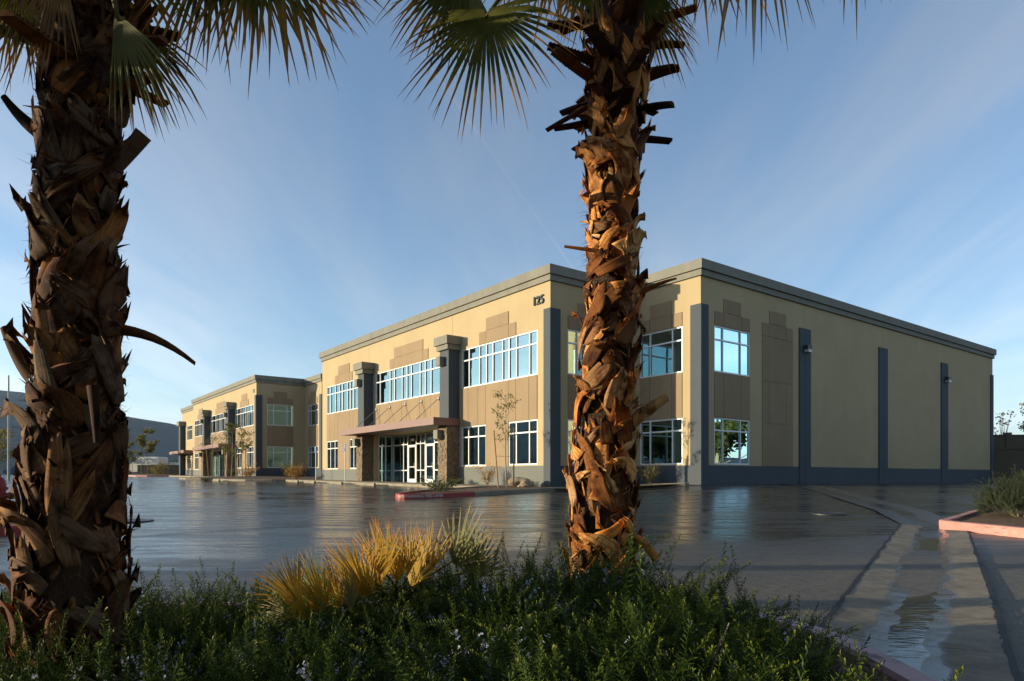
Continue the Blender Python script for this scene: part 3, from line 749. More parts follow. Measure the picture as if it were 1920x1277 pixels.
    # entrance columns
    for s0 in (7.36, 17.64):
        col = MB(); wbox(col, P_front, s0, s0 + .88, .0, .66, 3.06, 7.1); k = col.build('column', M['slate_shaded_grey'], root)
        cp = MB(); wbox(cp, P_front, s0 - .12, s0 + 1.0, 0, .80, 7.05, 7.32); cp.build('column_cap', M['cornice'], k)
        cp = MB(); wbox(cp, P_front, s0 - .22, s0 + 1.1, 0, .90, 7.32, 7.75); cp.build('column_cap', M['cornice'], k)
        st = MB(); wbox(st, P_front, s0 + .03, s0 + .84, .0, .76, BAND, 3.08)
        random.seed(3)
        def veneer(P, a, b, o):
            z = -.25
            while z < 3.06:
                h = random.choice((.05, .07, .09, .11)); s = a
                while s < b - .01:
                    w = min(random.uniform(.12, .34), b - s); 
                    if b - s - w < .06: w = b - s
                    wbox(st, P, s + .004, s + w - .004, o, o + random.uniform(.012, .055), z + .004, min(z + h, 3.08) - .004); s += w
                z += h
        veneer(P_front, s0 - .02, s0 + .88, .755)
        Pr = (lambda s0: lambda s, o, z: (-s0 - .03 + o, -s, z))(s0)
        veneer(Pr, .0, .76, .0)
        Pl = (lambda s0: lambda s, o, z: (-s0 - .84 - o, -s, z))(s0)
        veneer(Pl, .0, .76, .0)
        st.build('stone_veneer', M['stone'], k)
        for zc, o in ((6.45, .66), (2.62, .80)):
            b = MB(); wbox(b, P_front, s0 + .40, s0 + .82, o, o + .30, zc - .2, zc + .26); l = b.build('wall_light', M['cornice'], root)
            b = MB(); wbox(b, P_front, s0 + .44, s0 + .78, o + .04, o + .26, zc - .215, zc - .2005); b.build('lens', M['lens'], l)
    # canopy
    cn = MB(); wbox(cn, P_front, 7.27, 19.05, .003, 1.62, 3.10, 3.48); k = cn.build('canopy', M['canopy'], root)
    # leave the columns to pass through above: tie rods up to the wall
    for s in (9.4, 11.3, 13.25, 15.2, 17.1):
        p = MB(); p.lathe([(0, 0), (.10, 0), (.10, .05), (.04, .07), (0, .07)], (0, 0, 0), 12)
        o = p.build('anchor', M['steel'], k, (-s, -.03, 4.72)); o.rotation_euler = (R(90), 0, 0)
        p = MB(); p.tube([(-s, -.06, 4.72), (-s + .0, -1.45, 3.5)], .018, 6); p.build('tie_rod', M['steel'], k)
    # entrance recess
    rc = MB(); wbox(rc, P_front, 8.05, 17.73, -1.6, -.26, 3.11, 3.35); rc.build('soffit', M['beige'], root)
    rc = MB(); wbox(rc, P_front, 8.04, 8.3, -1.4, -.26, -.2, 3.11); rc.build('return_wall', M['beige'], root)
    window(root, P_ret, [.30, .82, 1.30], -.05, 2.42, 3.09, 'storefront')
    sw = MB(); sw.box(-17.5, -8.3, 0, 1.5, -.3, -.015); sw.build('threshold', M['concrete'], root)
    groups = [[17.42, 16.0, 15.42], [14.38, 13.8, 13.22], [12.18, 11.6, 10.2, 9.2, 8.32]]
    for g_ in groups:
        g_ = g_[::-1]
        # storefront with low rail, transom and head
        for za, zb, zc in ((-.01, .84, 2.47),):
            fr = MB()
            for i, s in enumerate(g_):
                a, b = (s, s + .06) if i == 0 else ((s - .06, s) if i == len(g_) - 1 else (s - .03, s + .03))
                wbox(fr, P_rec, a, b, -.11, -.01, -.01, 3.09)
            for z, h in ((-.01, .09), (.80, .06), (2.44, .06), (3.03, .06)):
                for i in range(len(g_) - 1): wbox(fr, P_rec, g_[i] + .06, g_[i + 1] - .06, -.106, -.014, z, z + h)
            w = fr.build('storefront', M['white'], root)
            for i in range(len(g_) - 1):
                for p0, p1 in ((.05, .82), (.84, 2.46), (2.48, 3.05)):
                    p = MB(); wbox(p, P_rec, g_[i] + .02, g_[i + 1] - .02, -.066, -.056, p0, p1); p.build('pane', M['glass'], w)
    for s0, s1 in ((14.38, 15.42), (12.18, 13.22)):
        fr = MB()
        for a, b in ((s0 + .005, s0 + .13), (s1 - .13, s1 - .005)): wbox(fr, P_rec, a, b, -.1, -.02, .0, 2.42)
        for z0_, z1_ in ((.0, .30), (1.02, 1.07), (2.28, 2.42)): wbox(fr, P_rec, s0 + .13, s1 - .13, -.096, -.024, z0_, z1_)
        d = fr.build('door', M['white'], root)
        for z0_, z1_ in ((.28, 1.04), (1.06, 2.3)):
            p = MB(); wbox(p, P_rec, s0 + .11, s1 - .11, -.064, -.054, z0_, z1_); p.build('pane', M['glass'], d)
        h = MB(); hs = s0 + .07; h.tube([P_rec(hs, -.0, .9), P_rec(hs, .07, .93), P_rec(hs, .07, 1.27), P_rec(hs, -.0, 1.3)], .014, 6); h.build('handle', M['white'], d)
        p = MB(); wbox(p, P_rec, s0 + .05, s1 - .05, -.066, -.056, 2.44, 3.05); p.build('pane', M['glass'], d)
        p = MB(); wbox(p, P_rec, s0, s1, -.11, -.01, 3.03, 3.09); p.build('door_head', M['white'], d)
        p = MB(); wbox(p, P_rec, s0 + .3, s1 - .3, -.055, -.052, 2.66, 2.82); p.build('number_plate', M['signwhite'], d)
    # wall packs on the side
    for s, z in ((8.25, 6.8), (25.4, 6.75)):
        b = MB(); wbox(b, P_side, s - .21, s + .21, .071, .30, z - .03, z + .18); l = b.build('wall_light', M['black'], root)
        b = MB(); wbox(b, P_side, s - .18, s + .18, .10, .32, z - .17, z - .032); b.build('lens', M['lens'], l)
    return root
b1 = make_building()
tag(b1, 'tan two-storey office building numbered 125 with maroon entrance canopy and blank side wall', 'building')
b2 = copy_tree(b1)
p2 = A + U * 42.7
b2.location = (p2.x, p2.y, BZ + .30)
tag(b2, 'second tan two-storey office building standing farther left behind the numbered one', 'building')
nm = text_mesh('125', .54, .035, M['slate_shaded_grey'])
o = link('house_number', nm, b1, (-.80, -.034, 9.04 - BZ), (R(90), 0, 0))
nm2 = MB(); wbox(nm2, P_front, .55, 1.05, .001, .03, 8.12, 8.46); nm2.build('number_plate', M['grey'], b2)

def make_far_building():
    p = A + U * 83.6 + V * 1.6
    root = empty('office_building', (p.x, p.y, BZ + .45), math.atan2(-U.y, -U.x), 'farthest tan office building, only its left end with canopy showing past the second', 'building')
    # local: +x towards the right end
    Pf = lambda s, o, z: (s, -o, z)
    ops = [(3.2, 6.4, ZU0, ZU1), (3.2, 5.4, ZL0, ZL1)]
    wallgrid(Pf, 0, 14, BAND, ZTOP - .05, .25, ops).build('wall_panel', M['beige'], root)
    Pl = lambda s, o, z: (-o, s, z)
    wallgrid(Pl, .25, 25, BAND, ZTOP - .05, .25, []).build('wall_panel', M['beige'], root)
    wallgrid(lambda s, o, z: (14 + o, s, z), .25, 25, BAND, ZTOP - .05, .25, []).build('wall_panel', M['beige'], root)
    c = MB(); ring(c, [(0, 0), (14, 0), (14, 25), (0, 25)], -.3, .1, ZCO, ZCO + .262); c.build('cornice_lower_band', M['cornice'], root)
    c = MB(); ring(c, [(0, 0), (14, 0), (14, 25), (0, 25)], -.31, .19, ZCO + .264, ZTOP); c.build('cornice_upper_band', M['cornice'], root)
    r = MB(); r.box(.27, 13.7, .27, 24.7, 8.85, 9.1); r.build('roof_deck', M['roofing'], root)
    fl = MB(); fl.box(.27, 13.7, .27, 24.7, 3.6, 4.2); fl.build('floor_slab', M['interior'], root)
    window(root, Pf, [3.2, 4.0, 4.8, 5.6, 6.4], ZU0, ZUT, ZU1); window(root, Pf, [3.2, 3.9, 4.7, 5.4], ZL0, ZLT, ZL1)
    b = MB(); wbox(b, Pf, 0, 1.0, .0005, .03, BAND, ZWA); b.build('base_band', M['grey'], root)
    b = MB(); wbox(b, Pf, 2.0, 14, .0005, .03, BAND, ZWA); b.build('base_band', M['grey'], root)
    col = MB(); wbox(col, Pf, 1.0, 1.95, 0, .66, BAND, 7.1); k = col.build('column', M['slate_shaded_grey'], root)
    cp = MB(); wbox(cp, Pf, .8, 2.15, 0, .88, 7.1, 7.75); cp.build('column_cap', M['cornice'], k)
    cn = MB(); wbox(cn, Pf, -.4, 9, .003, 1.62, 3.1, 3.48); cn.build('canopy', M['canopy'], root)
make_far_building()

# ---- paving and planters along the fronts
def front_walk(t0, t1, d0, name='sidewalk', n=24):
    mb = MB(); k = 0
    root = empty(name, (0, 0, 0)); struct(root)
    for i in range(n):
        a = t0 + (t1 - t0) * i / n + .006; b = t0 + (t1 - t0) * (i + 1) / n - .006
        p = MB(); q = [td(a, d0 + .15), td(b, d0 + .15), td(b, .06), td(a, .06)]
        zt = [Hf(*w) + .13 for w in (td(a, d0), td(b, d0), td(b, d0), td(a, d0))]
        p.hexa([(w[0], w[1], z - .4) for w, z in zip(q, zt)] + [(w[0], w[1], z) for w, z in zip(q, zt)])
        p.build('paving_slab', M['concrete'], root)
    path = [Vector((*td(t0 + (t1 - t0) * i / 30, d0), 0)) for i in range(31)]
    curb_mesh('curb', path, .15, .134, M['concrete'], root, False, -1)
    return root
front_walk(1.7, 26.3, -2.6)
walk2 = front_walk(44.6, 69, -2.6, n=12)
plan = ccw(smooth_path([td(*q) for q in [(-4.3, 3.75), (-2.9, 3.2), (-1.9, .6), (-1.8, -.9), (-2.4, -3.4), (-3.4, -6.0), (-3.85, -8.3), (-3.6, -9.25), (-2.7, -9.0), (-1.3, -7.4), (-.2, -6.1), (.9, -3.9), (1.62, -2.6), (1.62, -.1), (-.1, -.1), (-.1, 4.5), (-4.3, 4.5)]], 2, True))
pl = empty('planting_island', (0, 0, 0)); struct(pl)
inn = [p - n * .148 for p, n in zip(plan, normals2d(plan, True))]
fill('mulch_bed', inn, .10, M['mulch'], pl)
# kerb in a red painted length round the nose and a bare length along the drive
def nose(p): 
    d = (Vector((p.x, p.y, 0)) - A); return d.dot(V) < -5.9
i0 = next(i for i in range(len(plan)) if not nose(plan[i]) and nose(plan[(i + 1) % len(plan)]))
pp = plan[i0 + 1:] + plan[:i0 + 1]
red = [p for p in pp if nose(p)]; bare = [red[-1]] + [p for p in pp if not nose(p)] + [red[0]]
bare = [p for p in bare if (p - A).dot(U) < 1.55 and not ((p - A).dot(V) > -.4 and (p - A).dot(U) > -.3) and not (p - A).dot(V) > 4.2]
redc = curb_mesh('curb', red, .15, .15, M['redcurb'], pl, False, -1)
redc['label'] = 'red painted curb round the nose, stencilled no parking fire lane'
# split the bare kerb where it meets the building
seg = []; last = None
for p in bare:
    if last is not None and (p - last).length > 2.0:
        if len(seg) > 1: curb_mesh('curb', seg, .15, .148, M['concrete'], pl, False, -1)
        seg = []
    seg.append(p); last = p
if len(seg) > 1: curb_mesh('curb', seg, .15, .148, M['concrete'], pl, False, -1)
# stencilled words, laid along the kerb face that looks back to the road
def along_curb(txt, size, path, s_mid):
    me = text_mesh(txt, size, .002, M['faded'])
    L = [0.0]
    for a, b in zip(path[:-1], path[1:]): L.append(L[-1] + (b - a).length)
    for v in me.vertices:
        s = s_mid + v.co.x * 1.25; s = max(0.01, min(L[-1] - .01, s))
        i = next(k for k in range(len(L) - 1) if L[k + 1] >= s); f = (s - L[i]) / (L[i + 1] - L[i])
        p = path[i].lerp(path[i + 1], f); t = (path[i + 1] - path[i]).normalized(); n = Vector((t.y, -t.x, 0))
        q = p + n * (.003 + v.co.z)
        z = Hf(p.x, p.y) + .075 + v.co.y
        v.co = (q.x, q.y, z)
    return link('stencil_lettering', me, redc)
redlen = sum((b - a).length for a, b in zip(red[:-1], red[1:]))
# find where the path is seen nearest: order runs counter-clockwise
redd = resample(red, .05)
def s_near(x, y):
    L = 0.0; best = (9e9, 0)
    for a, b in zip(redd[:-1], redd[1:]):
        d = (a - Vector((x, y, 0))).length
        if d < best[0]: best = (d, L)
        L += (b - a).length
    return best[1]
along_curb('NO PARKING', .115, redd, s_near(-3.18, 21.05)); along_curb('FIRE LANE', .125, redd, s_near(-2.38, 21.5))

# landscaped strip in front of the second building, with its own low mound
pl2 = ccw(smooth_path([td(*q) for q in [(38.0, 3.9), (37.8, -3.0), (40, -6.4), (43.5, -6.8), (44.5, -2.6), (44.5, -.1), (42.75, -.1), (42.75, 4.5), (38.4, 4.5)]], 1, True))
q = empty('planting_island', (0, 0, 0)); struct(q)
curb_mesh('curb', pl2, .15, .15, M['concrete'], q, True, -1)
fill('mulch_bed', [p - n * .148 for p, n in zip(pl2, normals2d(pl2, True))], .14, M['mulch'], q, .12)
pl3 = ccw(smooth_path([td(*q) for q in [(27.2, 3.5), (27.0, -2.6), (29.5, -5.6), (35.5, -5.9), (37.2, -2.5), (37.2, 30), (27.2, 30)]], 1, True))
q = empty('planting_island', (0, 0, 0)); struct(q)
curb_mesh('curb', pl3, .15, .15, M['concrete'], q, True, -1)
fill('mulch_bed', [p - n * .148 for p, n in zip(pl3, normals2d(pl3, True))], .14, M['mulch'], q, .12)
pl4 = ccw(smooth_path([td(*q) for q in [(70.0, -.3), (70.0, -4.4), (73, -6.4), (84, -6.4), (90, -4), (90, -.3)]], 1, True))
q = empty('planting_island', (0, 0, 0)); struct(q)
curb_mesh('curb', pl4, .15, .15, M['pinkcurb'], q, True, -1)
fill('mulch_bed', [p - n * .148 for p, n in zip(pl4, normals2d(pl4, True))], .14, M['mulch'], q, .12)

# ------------------------------------------------------------------ fan palms
def boot_mesh(seed, mat):
    r = random.Random(seed); Ln = r.uniform(.23, .40); w0 = r.uniform(.10, .15); w1 = r.uniform(.035, .08)
    curve = r.uniform(.02, .16); cup = r.uniform(.12, .38); tw = r.uniform(-.5, .5); nx_, ny_ = 5, 8; side = r.uniform(-.05, .05)
    V_ = []
    cut = [r.uniform(-.05, .05) for _ in range(nx_)]
    for layer in (0, 1):
        for j in range(ny_):
            f = j / (ny_ - 1)
            w = (w0 * (1 - f) ** .8 + w1 * (1 - (1 - f) ** 2)) * (1 - .25 * max(0, f - .75) / .25)
            for i in range(nx_):
                a = i / (nx_ - 1) - .5
                x = a * w * 2 * .5 * 2 + side * math.sin(f * 3); x *= .5
                y = Ln * f + (cut[i] * (1.0 if j == ny_ - 1 else 0) * 1.2)
                zz = curve * f * f - cup * w * (4 * a * a - .5) * (1 - .3 * f) - (.010 * (1 - .5 * f) if layer else 0)
                c, s_ = math.cos(tw * f), math.sin(tw * f)
                V_.append((x * c - zz * s_, y, x * s_ + zz * c))
    F_ = []; n = nx_ * ny_
    for j in range(ny_ - 1):
        for i in range(nx_ - 1):
            a = j * nx_ + i; F_.append((a, a + 1, a + nx_ + 1, a + nx_)); F_.append((n + a, n + a + nx_, n + a + nx_ + 1, n + a + 1))
    loop = [i for i in range(nx_)] + [j * nx_ + nx_ - 1 for j in range(1, ny_)] + [(ny_ - 1) * nx_ + i for i in range(nx_ - 2, -1, -1)] + [j * nx_ for j in range(ny_ - 2, 0, -1)]
    for a, b in zip(loop, loop[1:] + loop[:1]): F_.append((a, n + a, n + b, b))
    me = bpy.data.meshes.new('leaf_base'); me.from_pydata(V_, [], F_); me.update(); me.materials.append(mat)
    me.polygons.foreach_set('use_smooth', [True] * len(me.polygons))
    return me
def stub_mesh(seed, mat):
    """cut leaf stalk with saw teeth along both edges, runs along +y"""
    r = random.Random(seed); Ln = r.uniform(.24, .38); mb = MB(); w = r.uniform(.028, .038); amp = r.uniform(.0, .03); dip = r.uniform(-.03, .05)
    path = [(0, Ln * k / 5, amp * math.sin(k / 5 * 2.2) - dip * (k / 5) ** 2) for k in range(6)]
    for k in range(5):
        a, b = path[k], path[k + 1]; wa, wb = w * (1.5 - .5 * k / 5), w * (1.5 - .5 * (k + 1) / 5); t = .02
        mb.hexa([(-wa, a[1], a[2] - t * .2), (wa, a[1], a[2] - t * .2), (wb, b[1], b[2] - t * .2), (-wb, b[1], b[2] - t * .2), (-wa * .5, a[1], a[2] + t), (wa * .5, a[1], a[2] + t), (wb * .5, b[1], b[2] + t), (-wb * .5, b[1], b[2] + t)])
        for q in range(3):
            f = (q + .5) / 3; y = a[1] + (b[1] - a[1]) * f; z = a[2] + (b[2] - a[2]) * f; ww = wa + (wb - wa) * f
            for sgn in (-1, 1): mb.poly([(sgn * ww * .97, y - .007, z), (sgn * (ww + .014), y + .004, z + .004), (sgn * ww * .97, y + .008, z + .006)])
    return mb.mesh('petiole_stub', mat)
BOOTS = {k: [boot_mesh(s + 40 * (k == 'grey'), M['boot_' + k]) for s in range(14)] for k in ('warm', 'grey')}
STUBS = {k: [stub_mesh(s, M['boot_' + k]) for s in range(6)] for k in ('warm', 'grey')}

def fan_arrays(hub, axis_d, nrm, Rr, spread, nseg, droop, seed, split=.42, curl=0.0, wsc=1.0):
    """costapalmate blade: folded segments joined near the hub, free and drooping beyond"""
    r = random.Random(seed); ax = axis_d.normalized(); sd = nrm.cross(ax).normalized(); nr = ax.cross(sd).normalized()
    rs = [.03, .2, .42, .62, .80, .93, 1.0]; VV = []; FF = []; AL = []
    dth = spread / nseg
    for i in range(nseg):
        th = -spread / 2 + (i + .5) * dth; e = abs(th) / (spread / 2 + 1e-6)
        Ri = Rr * (1 - .18 * e * e) * r.uniform(.88, 1.06); bend = droop * r.uniform(.6, 1.5); jit = r.uniform(-.5, .5) * dth * 1.3; out = r.uniform(-.10, .10); br = r.random() < .12
        base = len(VV)
        for k, q in enumerate(rs):
            free = max(0, q - split) / (1 - split)
            t = th + jit * free; d = ax * math.cos(t) + sd * math.sin(t)
            rad = Ri * q
            p = hub + d * rad + nr * (out * free * Ri * .6 + curl * q * q * Rr) + Vector((0, 0, -1)) * bend * Ri * free ** 2 * (2.2 if br and free > .4 else 1)
            wmax = math.tan(dth / 2) * Ri * min(q, split + .06) * 1.06 * wsc
            w = wmax * (1 - free ** 1.5 * .96)
            s_ = (-ax * math.sin(t) + sd * math.cos(t))
            fold = w * (.55 if q > .1 else .2)
            VV += [p - s_ * w - nr * fold * .5, p + nr * fold * .5, p + s_ * w - nr * fold * .5]; AL += [q] * 3
        for k in range(len(rs) - 1):
            a = base + 3 * k
            FF += [(a, a + 1, a + 4, a + 3), (a + 1, a + 2, a + 5, a + 4)]
    return np.array([tuple(v) for v in VV]), np.array(FF), np.array(AL)
def frond(root, base, hub, axis_d, nrm, Rr, spread, nseg, droop, seed, mat, pet_r=.017, split=.42, pet_mat=None, curl=0.0, wsc=1.0):
    o0 = root.location
    Vv, Ff, Al = fan_arrays(hub - o0, axis_d, nrm, Rr, spread, nseg, droop, seed, split, curl, wsc)
    b = link('frond', np_mesh('frond', Vv, Ff, mat, Al), root)
    p = MB(); m = (base + hub) / 2 + Vector((0, 0, (hub - base).length * .10))
    pts = [base - o0, base.lerp(m, .5) - o0 + Vector((0, 0, .03)), m - o0, m.lerp(hub, .5) - o0 + Vector((0, 0, .02)), hub - o0 + axis_d.normalized() * .05]
    p.tube(pts, [pet_r * 1.5, pet_r * 1.2, pet_r, pet_r * .9, pet_r * .6], 6); p.build('petiole', pet_mat or M['frond_olive'], b, smooth=True)
    return b
def strap(root, p0, p1, w0, w1, sag, mat, facing=Vector((0, -1, 0)), name='leaf_base', seg=7, twist=.4):
    """one long dry leaf base hanging clear of the trunk"""
    o0 = root.location; mb = MB(); d = (p1 - p0)
    s_ = d.cross(facing).normalized(); VV = []
    for layer in (0, 1):
        for k in range(seg + 1):
            f = k / seg; p = p0 + d * f + Vector((0, 0, -1)) * sag * 4 * f * (1 - f) - o0; w = w0 + (w1 - w0) * f; n_ = d.cross(s_).normalized()
            tw = Quaternion(d.normalized(), twist * f); ss = tw @ s_
            for a in (-1, -.3, .3, 1):
                VV.append(tuple(p + ss * a * w + (tw @ n_) * ((a * a) * w * .5 - layer * .008)))
    m = 4 * (seg + 1)
    for k in range(seg):
        for i in range(3):
            a = k * 4 + i; mb.f.append((a, a + 1, a + 5, a + 4)); mb.f.append((m + a, m + a + 4, m + a + 5, m + a + 1))
        a = k * 4; mb.f.append((a, a + 4, m + a + 4, m + a)); mb.f.append((a + 3, m + a + 3, m + a + 7, a + 7))
    mb.v = VV
    return mb.build(name, mat, root, smooth=True)

def wrap_boot(root, base, ax, rd, z, w, roll, Ln, wd0, wd1, lift, peel, r, mat):
    """a dry leaf base lying on the trunk, bent round it, its free end peeling off"""
    nx_, ny_ = 6, 8; VV = []; CO = []; sd = r.uniform(0, 50); cup = r.uniform(-.25, .35); tw = r.uniform(-.5, .5)
    cut = [r.uniform(-.34, .08) for _ in range(nx_)]; cs, sn = math.cos(roll), math.sin(roll); bow = r.uniform(-.06, .06)
    R0 = rd(z)
    for layer in (0, 1):
        for j in range(ny_):
            f = j / (ny_ - 1); wid = wd0 * (1 - f) ** .7 + wd1 * (1 - (1 - f) ** 2)
            if f < .2: wid *= .8 + f
            for i in range(nx_):
                a = (i / (nx_ - 1) - .5) * 2
                L_al = Ln * (f + (cut[i] if j == ny_ - 1 else (.35 * cut[i] if j == ny_ - 2 else 0))); x = a * wid * .5 + bow * math.sin(f * math.pi)
                st = L_al * sn + x * cs; sz = L_al * cs - x * sn
                rr = R0 * .94 + lift + peel * f ** 2.2 + cup * wid * .35 * a * a + a * tw * wid * .35 * f - layer * (.007 - .005 * f)
                zz = z + sz; c = ax(zz) - base; th = w + st / R0
                VV.append((c.x + rr * math.cos(th), c.y + rr * math.sin(th), zz - base.z)); CO.append((x * 75 + sd, L_al * 5, sd))
    FF = []; n = nx_ * ny_
    for j in range(ny_ - 1):
        for i in range(nx_ - 1):
            q = j * nx_ + i; FF.append((q, q + 1, q + nx_ + 1, q + nx_)); FF.append((n + q, n + q + nx_, n + q + nx_ + 1, n + q + 1))
    loop = [i for i in range(nx_)] + [j * nx_ + nx_ - 1 for j in range(1, ny_)] + [(ny_ - 1) * nx_ + i for i in range(nx_ - 2, -1, -1)] + [j * nx_ for j in range(ny_ - 2, 0, -1)]
    for q, p in zip(loop, loop[1:] + loop[:1]): FF.append((q, n + q, n + p, p))
    me = np_mesh('leaf_base', np.array(VV), np.array(FF), mat)
    at_ = me.attributes.new('fibre_co', 'FLOAT_VECTOR', 'POINT'); at_.data.foreach_set('vector', np.array(CO, np.float32).ravel())
    me.polygons.foreach_set('use_smooth', [True] * len(me.polygons))
    return link('leaf_base', me, root)

def slivers(root, base, ax, rd, zlo, zhi, n, r, mat):
    VV = []; CO = []; FF = []
    for k in range(n):
        z = r.uniform(zlo, zhi); w = r.uniform(0, 6.283); roll = r.uniform(-1.2, 1.2); Ln = r.uniform(.05, .17); wd = r.uniform(.004, .015); lift = r.uniform(.0, .03); peel = r.uniform(-.01, .04) if r.random() < .85 else r.uniform(.04, .09); sd = r.uniform(0, 99); R0 = rd(z); b0 = len(VV); cs, sn = math.cos(roll), math.sin(roll)
        for j in range(4):
            f = j / 3; wi = wd * (1, 1, .75, .12)[j]
            for a in (-1, 1):
                x = a * wi; la = Ln * f; st = la * sn + x * cs; sz = la * cs - x * sn; rr = R0 * .93 + lift + peel * f * f; zz = z + sz; c = ax(zz) - base; th = w + st / R0
                VV.append((c.x + rr * math.cos(th), c.y + rr * math.sin(th), zz - base.z)); CO.append((x * 75 + sd, la * 5, sd))
        for j in range(3): FF.append((b0 + 2 * j, b0 + 2 * j + 1, b0 + 2 * j + 3, b0 + 2 * j + 2))
    me = np_mesh('husk_slivers', np.array(VV), np.array(FF), mat); at_ = me.attributes.new('fibre_co', 'FLOAT_VECTOR', 'POINT'); at_.data.foreach_set('vector', np.array(CO, np.float32).ravel())
    o = link('husk_slivers', me, root); o['kind'] = 'stuff'; return o
def make_palm(name, base, ctrl, rad, kind, nb, seed, label, stub_z=None, nstub=0, boot_scale=1.0, shade_only=False, group=None):
    """ctrl: list of (z, x, y) axis points, rad: list of (z, r)"""
    root = empty(name, base, 0, label, 'palm tree', group); r = random.Random(seed)
    zs_ = [c[0] for c in ctrl]
    def ax(z): return Vector((np.interp(z, zs_, [c[1] for c in ctrl]), np.interp(z, zs_, [c[2] for c in ctrl]), z))
    def rd(z): return float(np.interp(z, [q[0] for q in rad], [q[1] for q in rad]))
    z0, z1 = zs_[0], zs_[-1]
    mb = MB(); nz = 46; na = 22
    for i in range(nz):
        z = z0 + (z1 - z0) * i / (nz - 1); c = ax(z) - base
        for k in range(na):
            w = 2 * math.pi * k / na; rr = rd(z) * (.92 + .14 * mnoise.noise((math.cos(w) * 2.5, math.sin(w) * 2.5, z * 5)))
            mb.v.append((c.x + rr * math.cos(w), c.y + rr * math.sin(w), c.z))
    for i in range(nz - 1):
        for k in range(na): mb.f.append((i * na + k, i * na + (k + 1) % na, (i + 1) * na + (k + 1) % na, (i + 1) * na + k))
    mb.f.append(tuple((nz - 1) * na + k for k in range(na)))
    tr = mb.build('trunk', M['fibre'], root, smooth=True)
    if shade_only: return root, ax, rd
    # loose fibre: hair-thin strips all over the trunk
    VV = []; FF = []
    for i in range(3600):
        z = r.uniform(z0, z1); w = r.uniform(0, 2 * math.pi); c = ax(z) - base; rr = rd(z) * .95
        p = Vector((c.x + rr * math.cos(w), c.y + rr * math.sin(w), c.z)); o_ = Vector((math.cos(w), math.sin(w), 0)); t_ = Vector((-o_.y, o_.x, 0))
        d = (o_ * r.uniform(.3, 1.3) + t_ * r.uniform(-1, 1) + Vector((0, 0, r.uniform(-.6, 1.2)))).normalized(); ln = r.uniform(.03, .12) * (1.8 if r.random() < .04 else 1)
        k = len(VV); wd = t_ * .0012 + Vector((0, 0, .0008)); mid = p + d * ln * .55 + o_ * .01; tip = p + d * ln + Vector((0, 0, -.3 * ln * r.random()))
        VV += [p - wd, p + wd, mid + wd * .8, mid - wd * .8, tip + wd * .2, tip - wd * .2]; FF += [(k, k + 1, k + 2, k + 3), (k + 3, k + 2, k + 4, k + 5)]
    fo = link('loose_fibre', np_mesh('loose_fibre', np.array([tuple(v) for v in VV]), np.array(FF), M['boot_' + kind]), root); fo['kind'] = 'stuff'
    ztp = stub_z[0] + .55 if stub_z else z1
    slivers(root, base, ax, rd, z0, z1, 800, r, M['boot_' + kind])
    for k in range(nb):
        f = (k + .5) / nb; z = z0 - .1 + (ztp - z0) * f + r.uniform(-.04, .04); w = k * 2.39996 + r.uniform(-.4, .4)
        roll = r.choice((-1, 1)) * (r.uniform(.0, .5) if r.random() < .6 else r.uniform(.5, 1.1)); peel = r.uniform(.0, .06)
        q = r.random()
        if q < .12: peel = r.uniform(.05, .13)
        elif q < .19: roll = r.choice((-1, 1)) * r.uniform(1.9, 2.9); peel = r.uniform(.0, .05)
        Ln = r.uniform(.16, .34) * boot_scale; wd0 = r.uniform(.055, .11) * boot_scale; wd1 = r.uniform(.008, .05)
        wrap_boot(root, base, ax, rd, z, w, roll, Ln, wd0, wd1, r.uniform(.012, .06), peel, r, M['boot_' + kind])
    for k in range(nstub):
        f = (k + .5) / nstub; z = stub_z[0] + (stub_z[1] - stub_z[0]) * f; w = k * 2.39996 + r.uniform(-.3, .3); c = ax(z) - base; rr = rd(z) * .8
        o_ = Vector((math.cos(w), math.sin(w), 0)); t_ = Vector((-o_.y, o_.x, 0)); el = r.uniform(-.22, .30)
        yv = (o_ * math.cos(el) + Vector((0, 0, 1)) * math.sin(el) + t_ * r.uniform(-.3, .3)).normalized(); xv = yv.cross(Vector((0, 0, 1))).normalized(); zv = xv.cross(yv); s_ = r.uniform(.75, 1.1)
        m4 = Matrix(((xv.x, yv.x, zv.x, 0), (xv.y, yv.y, zv.y, 0), (xv.z, yv.z, zv.z, 0), (0, 0, 0, 1)))
        ob = link('petiole_stub', r.choice(STUBS['grey']), root); ob.matrix_local = Matrix.Translation((c.x + rr * o_.x, c.y + rr * o_.y, c.z)) @ m4 @ Matrix.Scale(s_, 4)  # stubs of the warm palm too get dark grey, painting in crown shade
        if k % 2 == 0:      # a broad sheath below each second stub
            ob = link('leaf_base', r.choice(BOOTS[kind]), root); zv2 = o_; yv2 = (Vector((0, 0, 1)) + t_ * r.uniform(-.4, .4) + o_ * .2).normalized(); xv2 = yv2.cross(zv2).normalized(); zv2 = xv2.cross(yv2)
            m4 = Matrix(((xv2.x, yv2.x, zv2.x, 0), (xv2.y, yv2.y, zv2.y, 0), (xv2.z, yv2.z, zv2.z, 0), (0, 0, 0, 1)))
            ob.matrix_local = Matrix.Translation((c.x + rr * o_.x, c.y + rr * o_.y, c.z - .15)) @ m4 @ Matrix.Scale(r.uniform(.8, 1.1), 4)
    return root, ax, rd
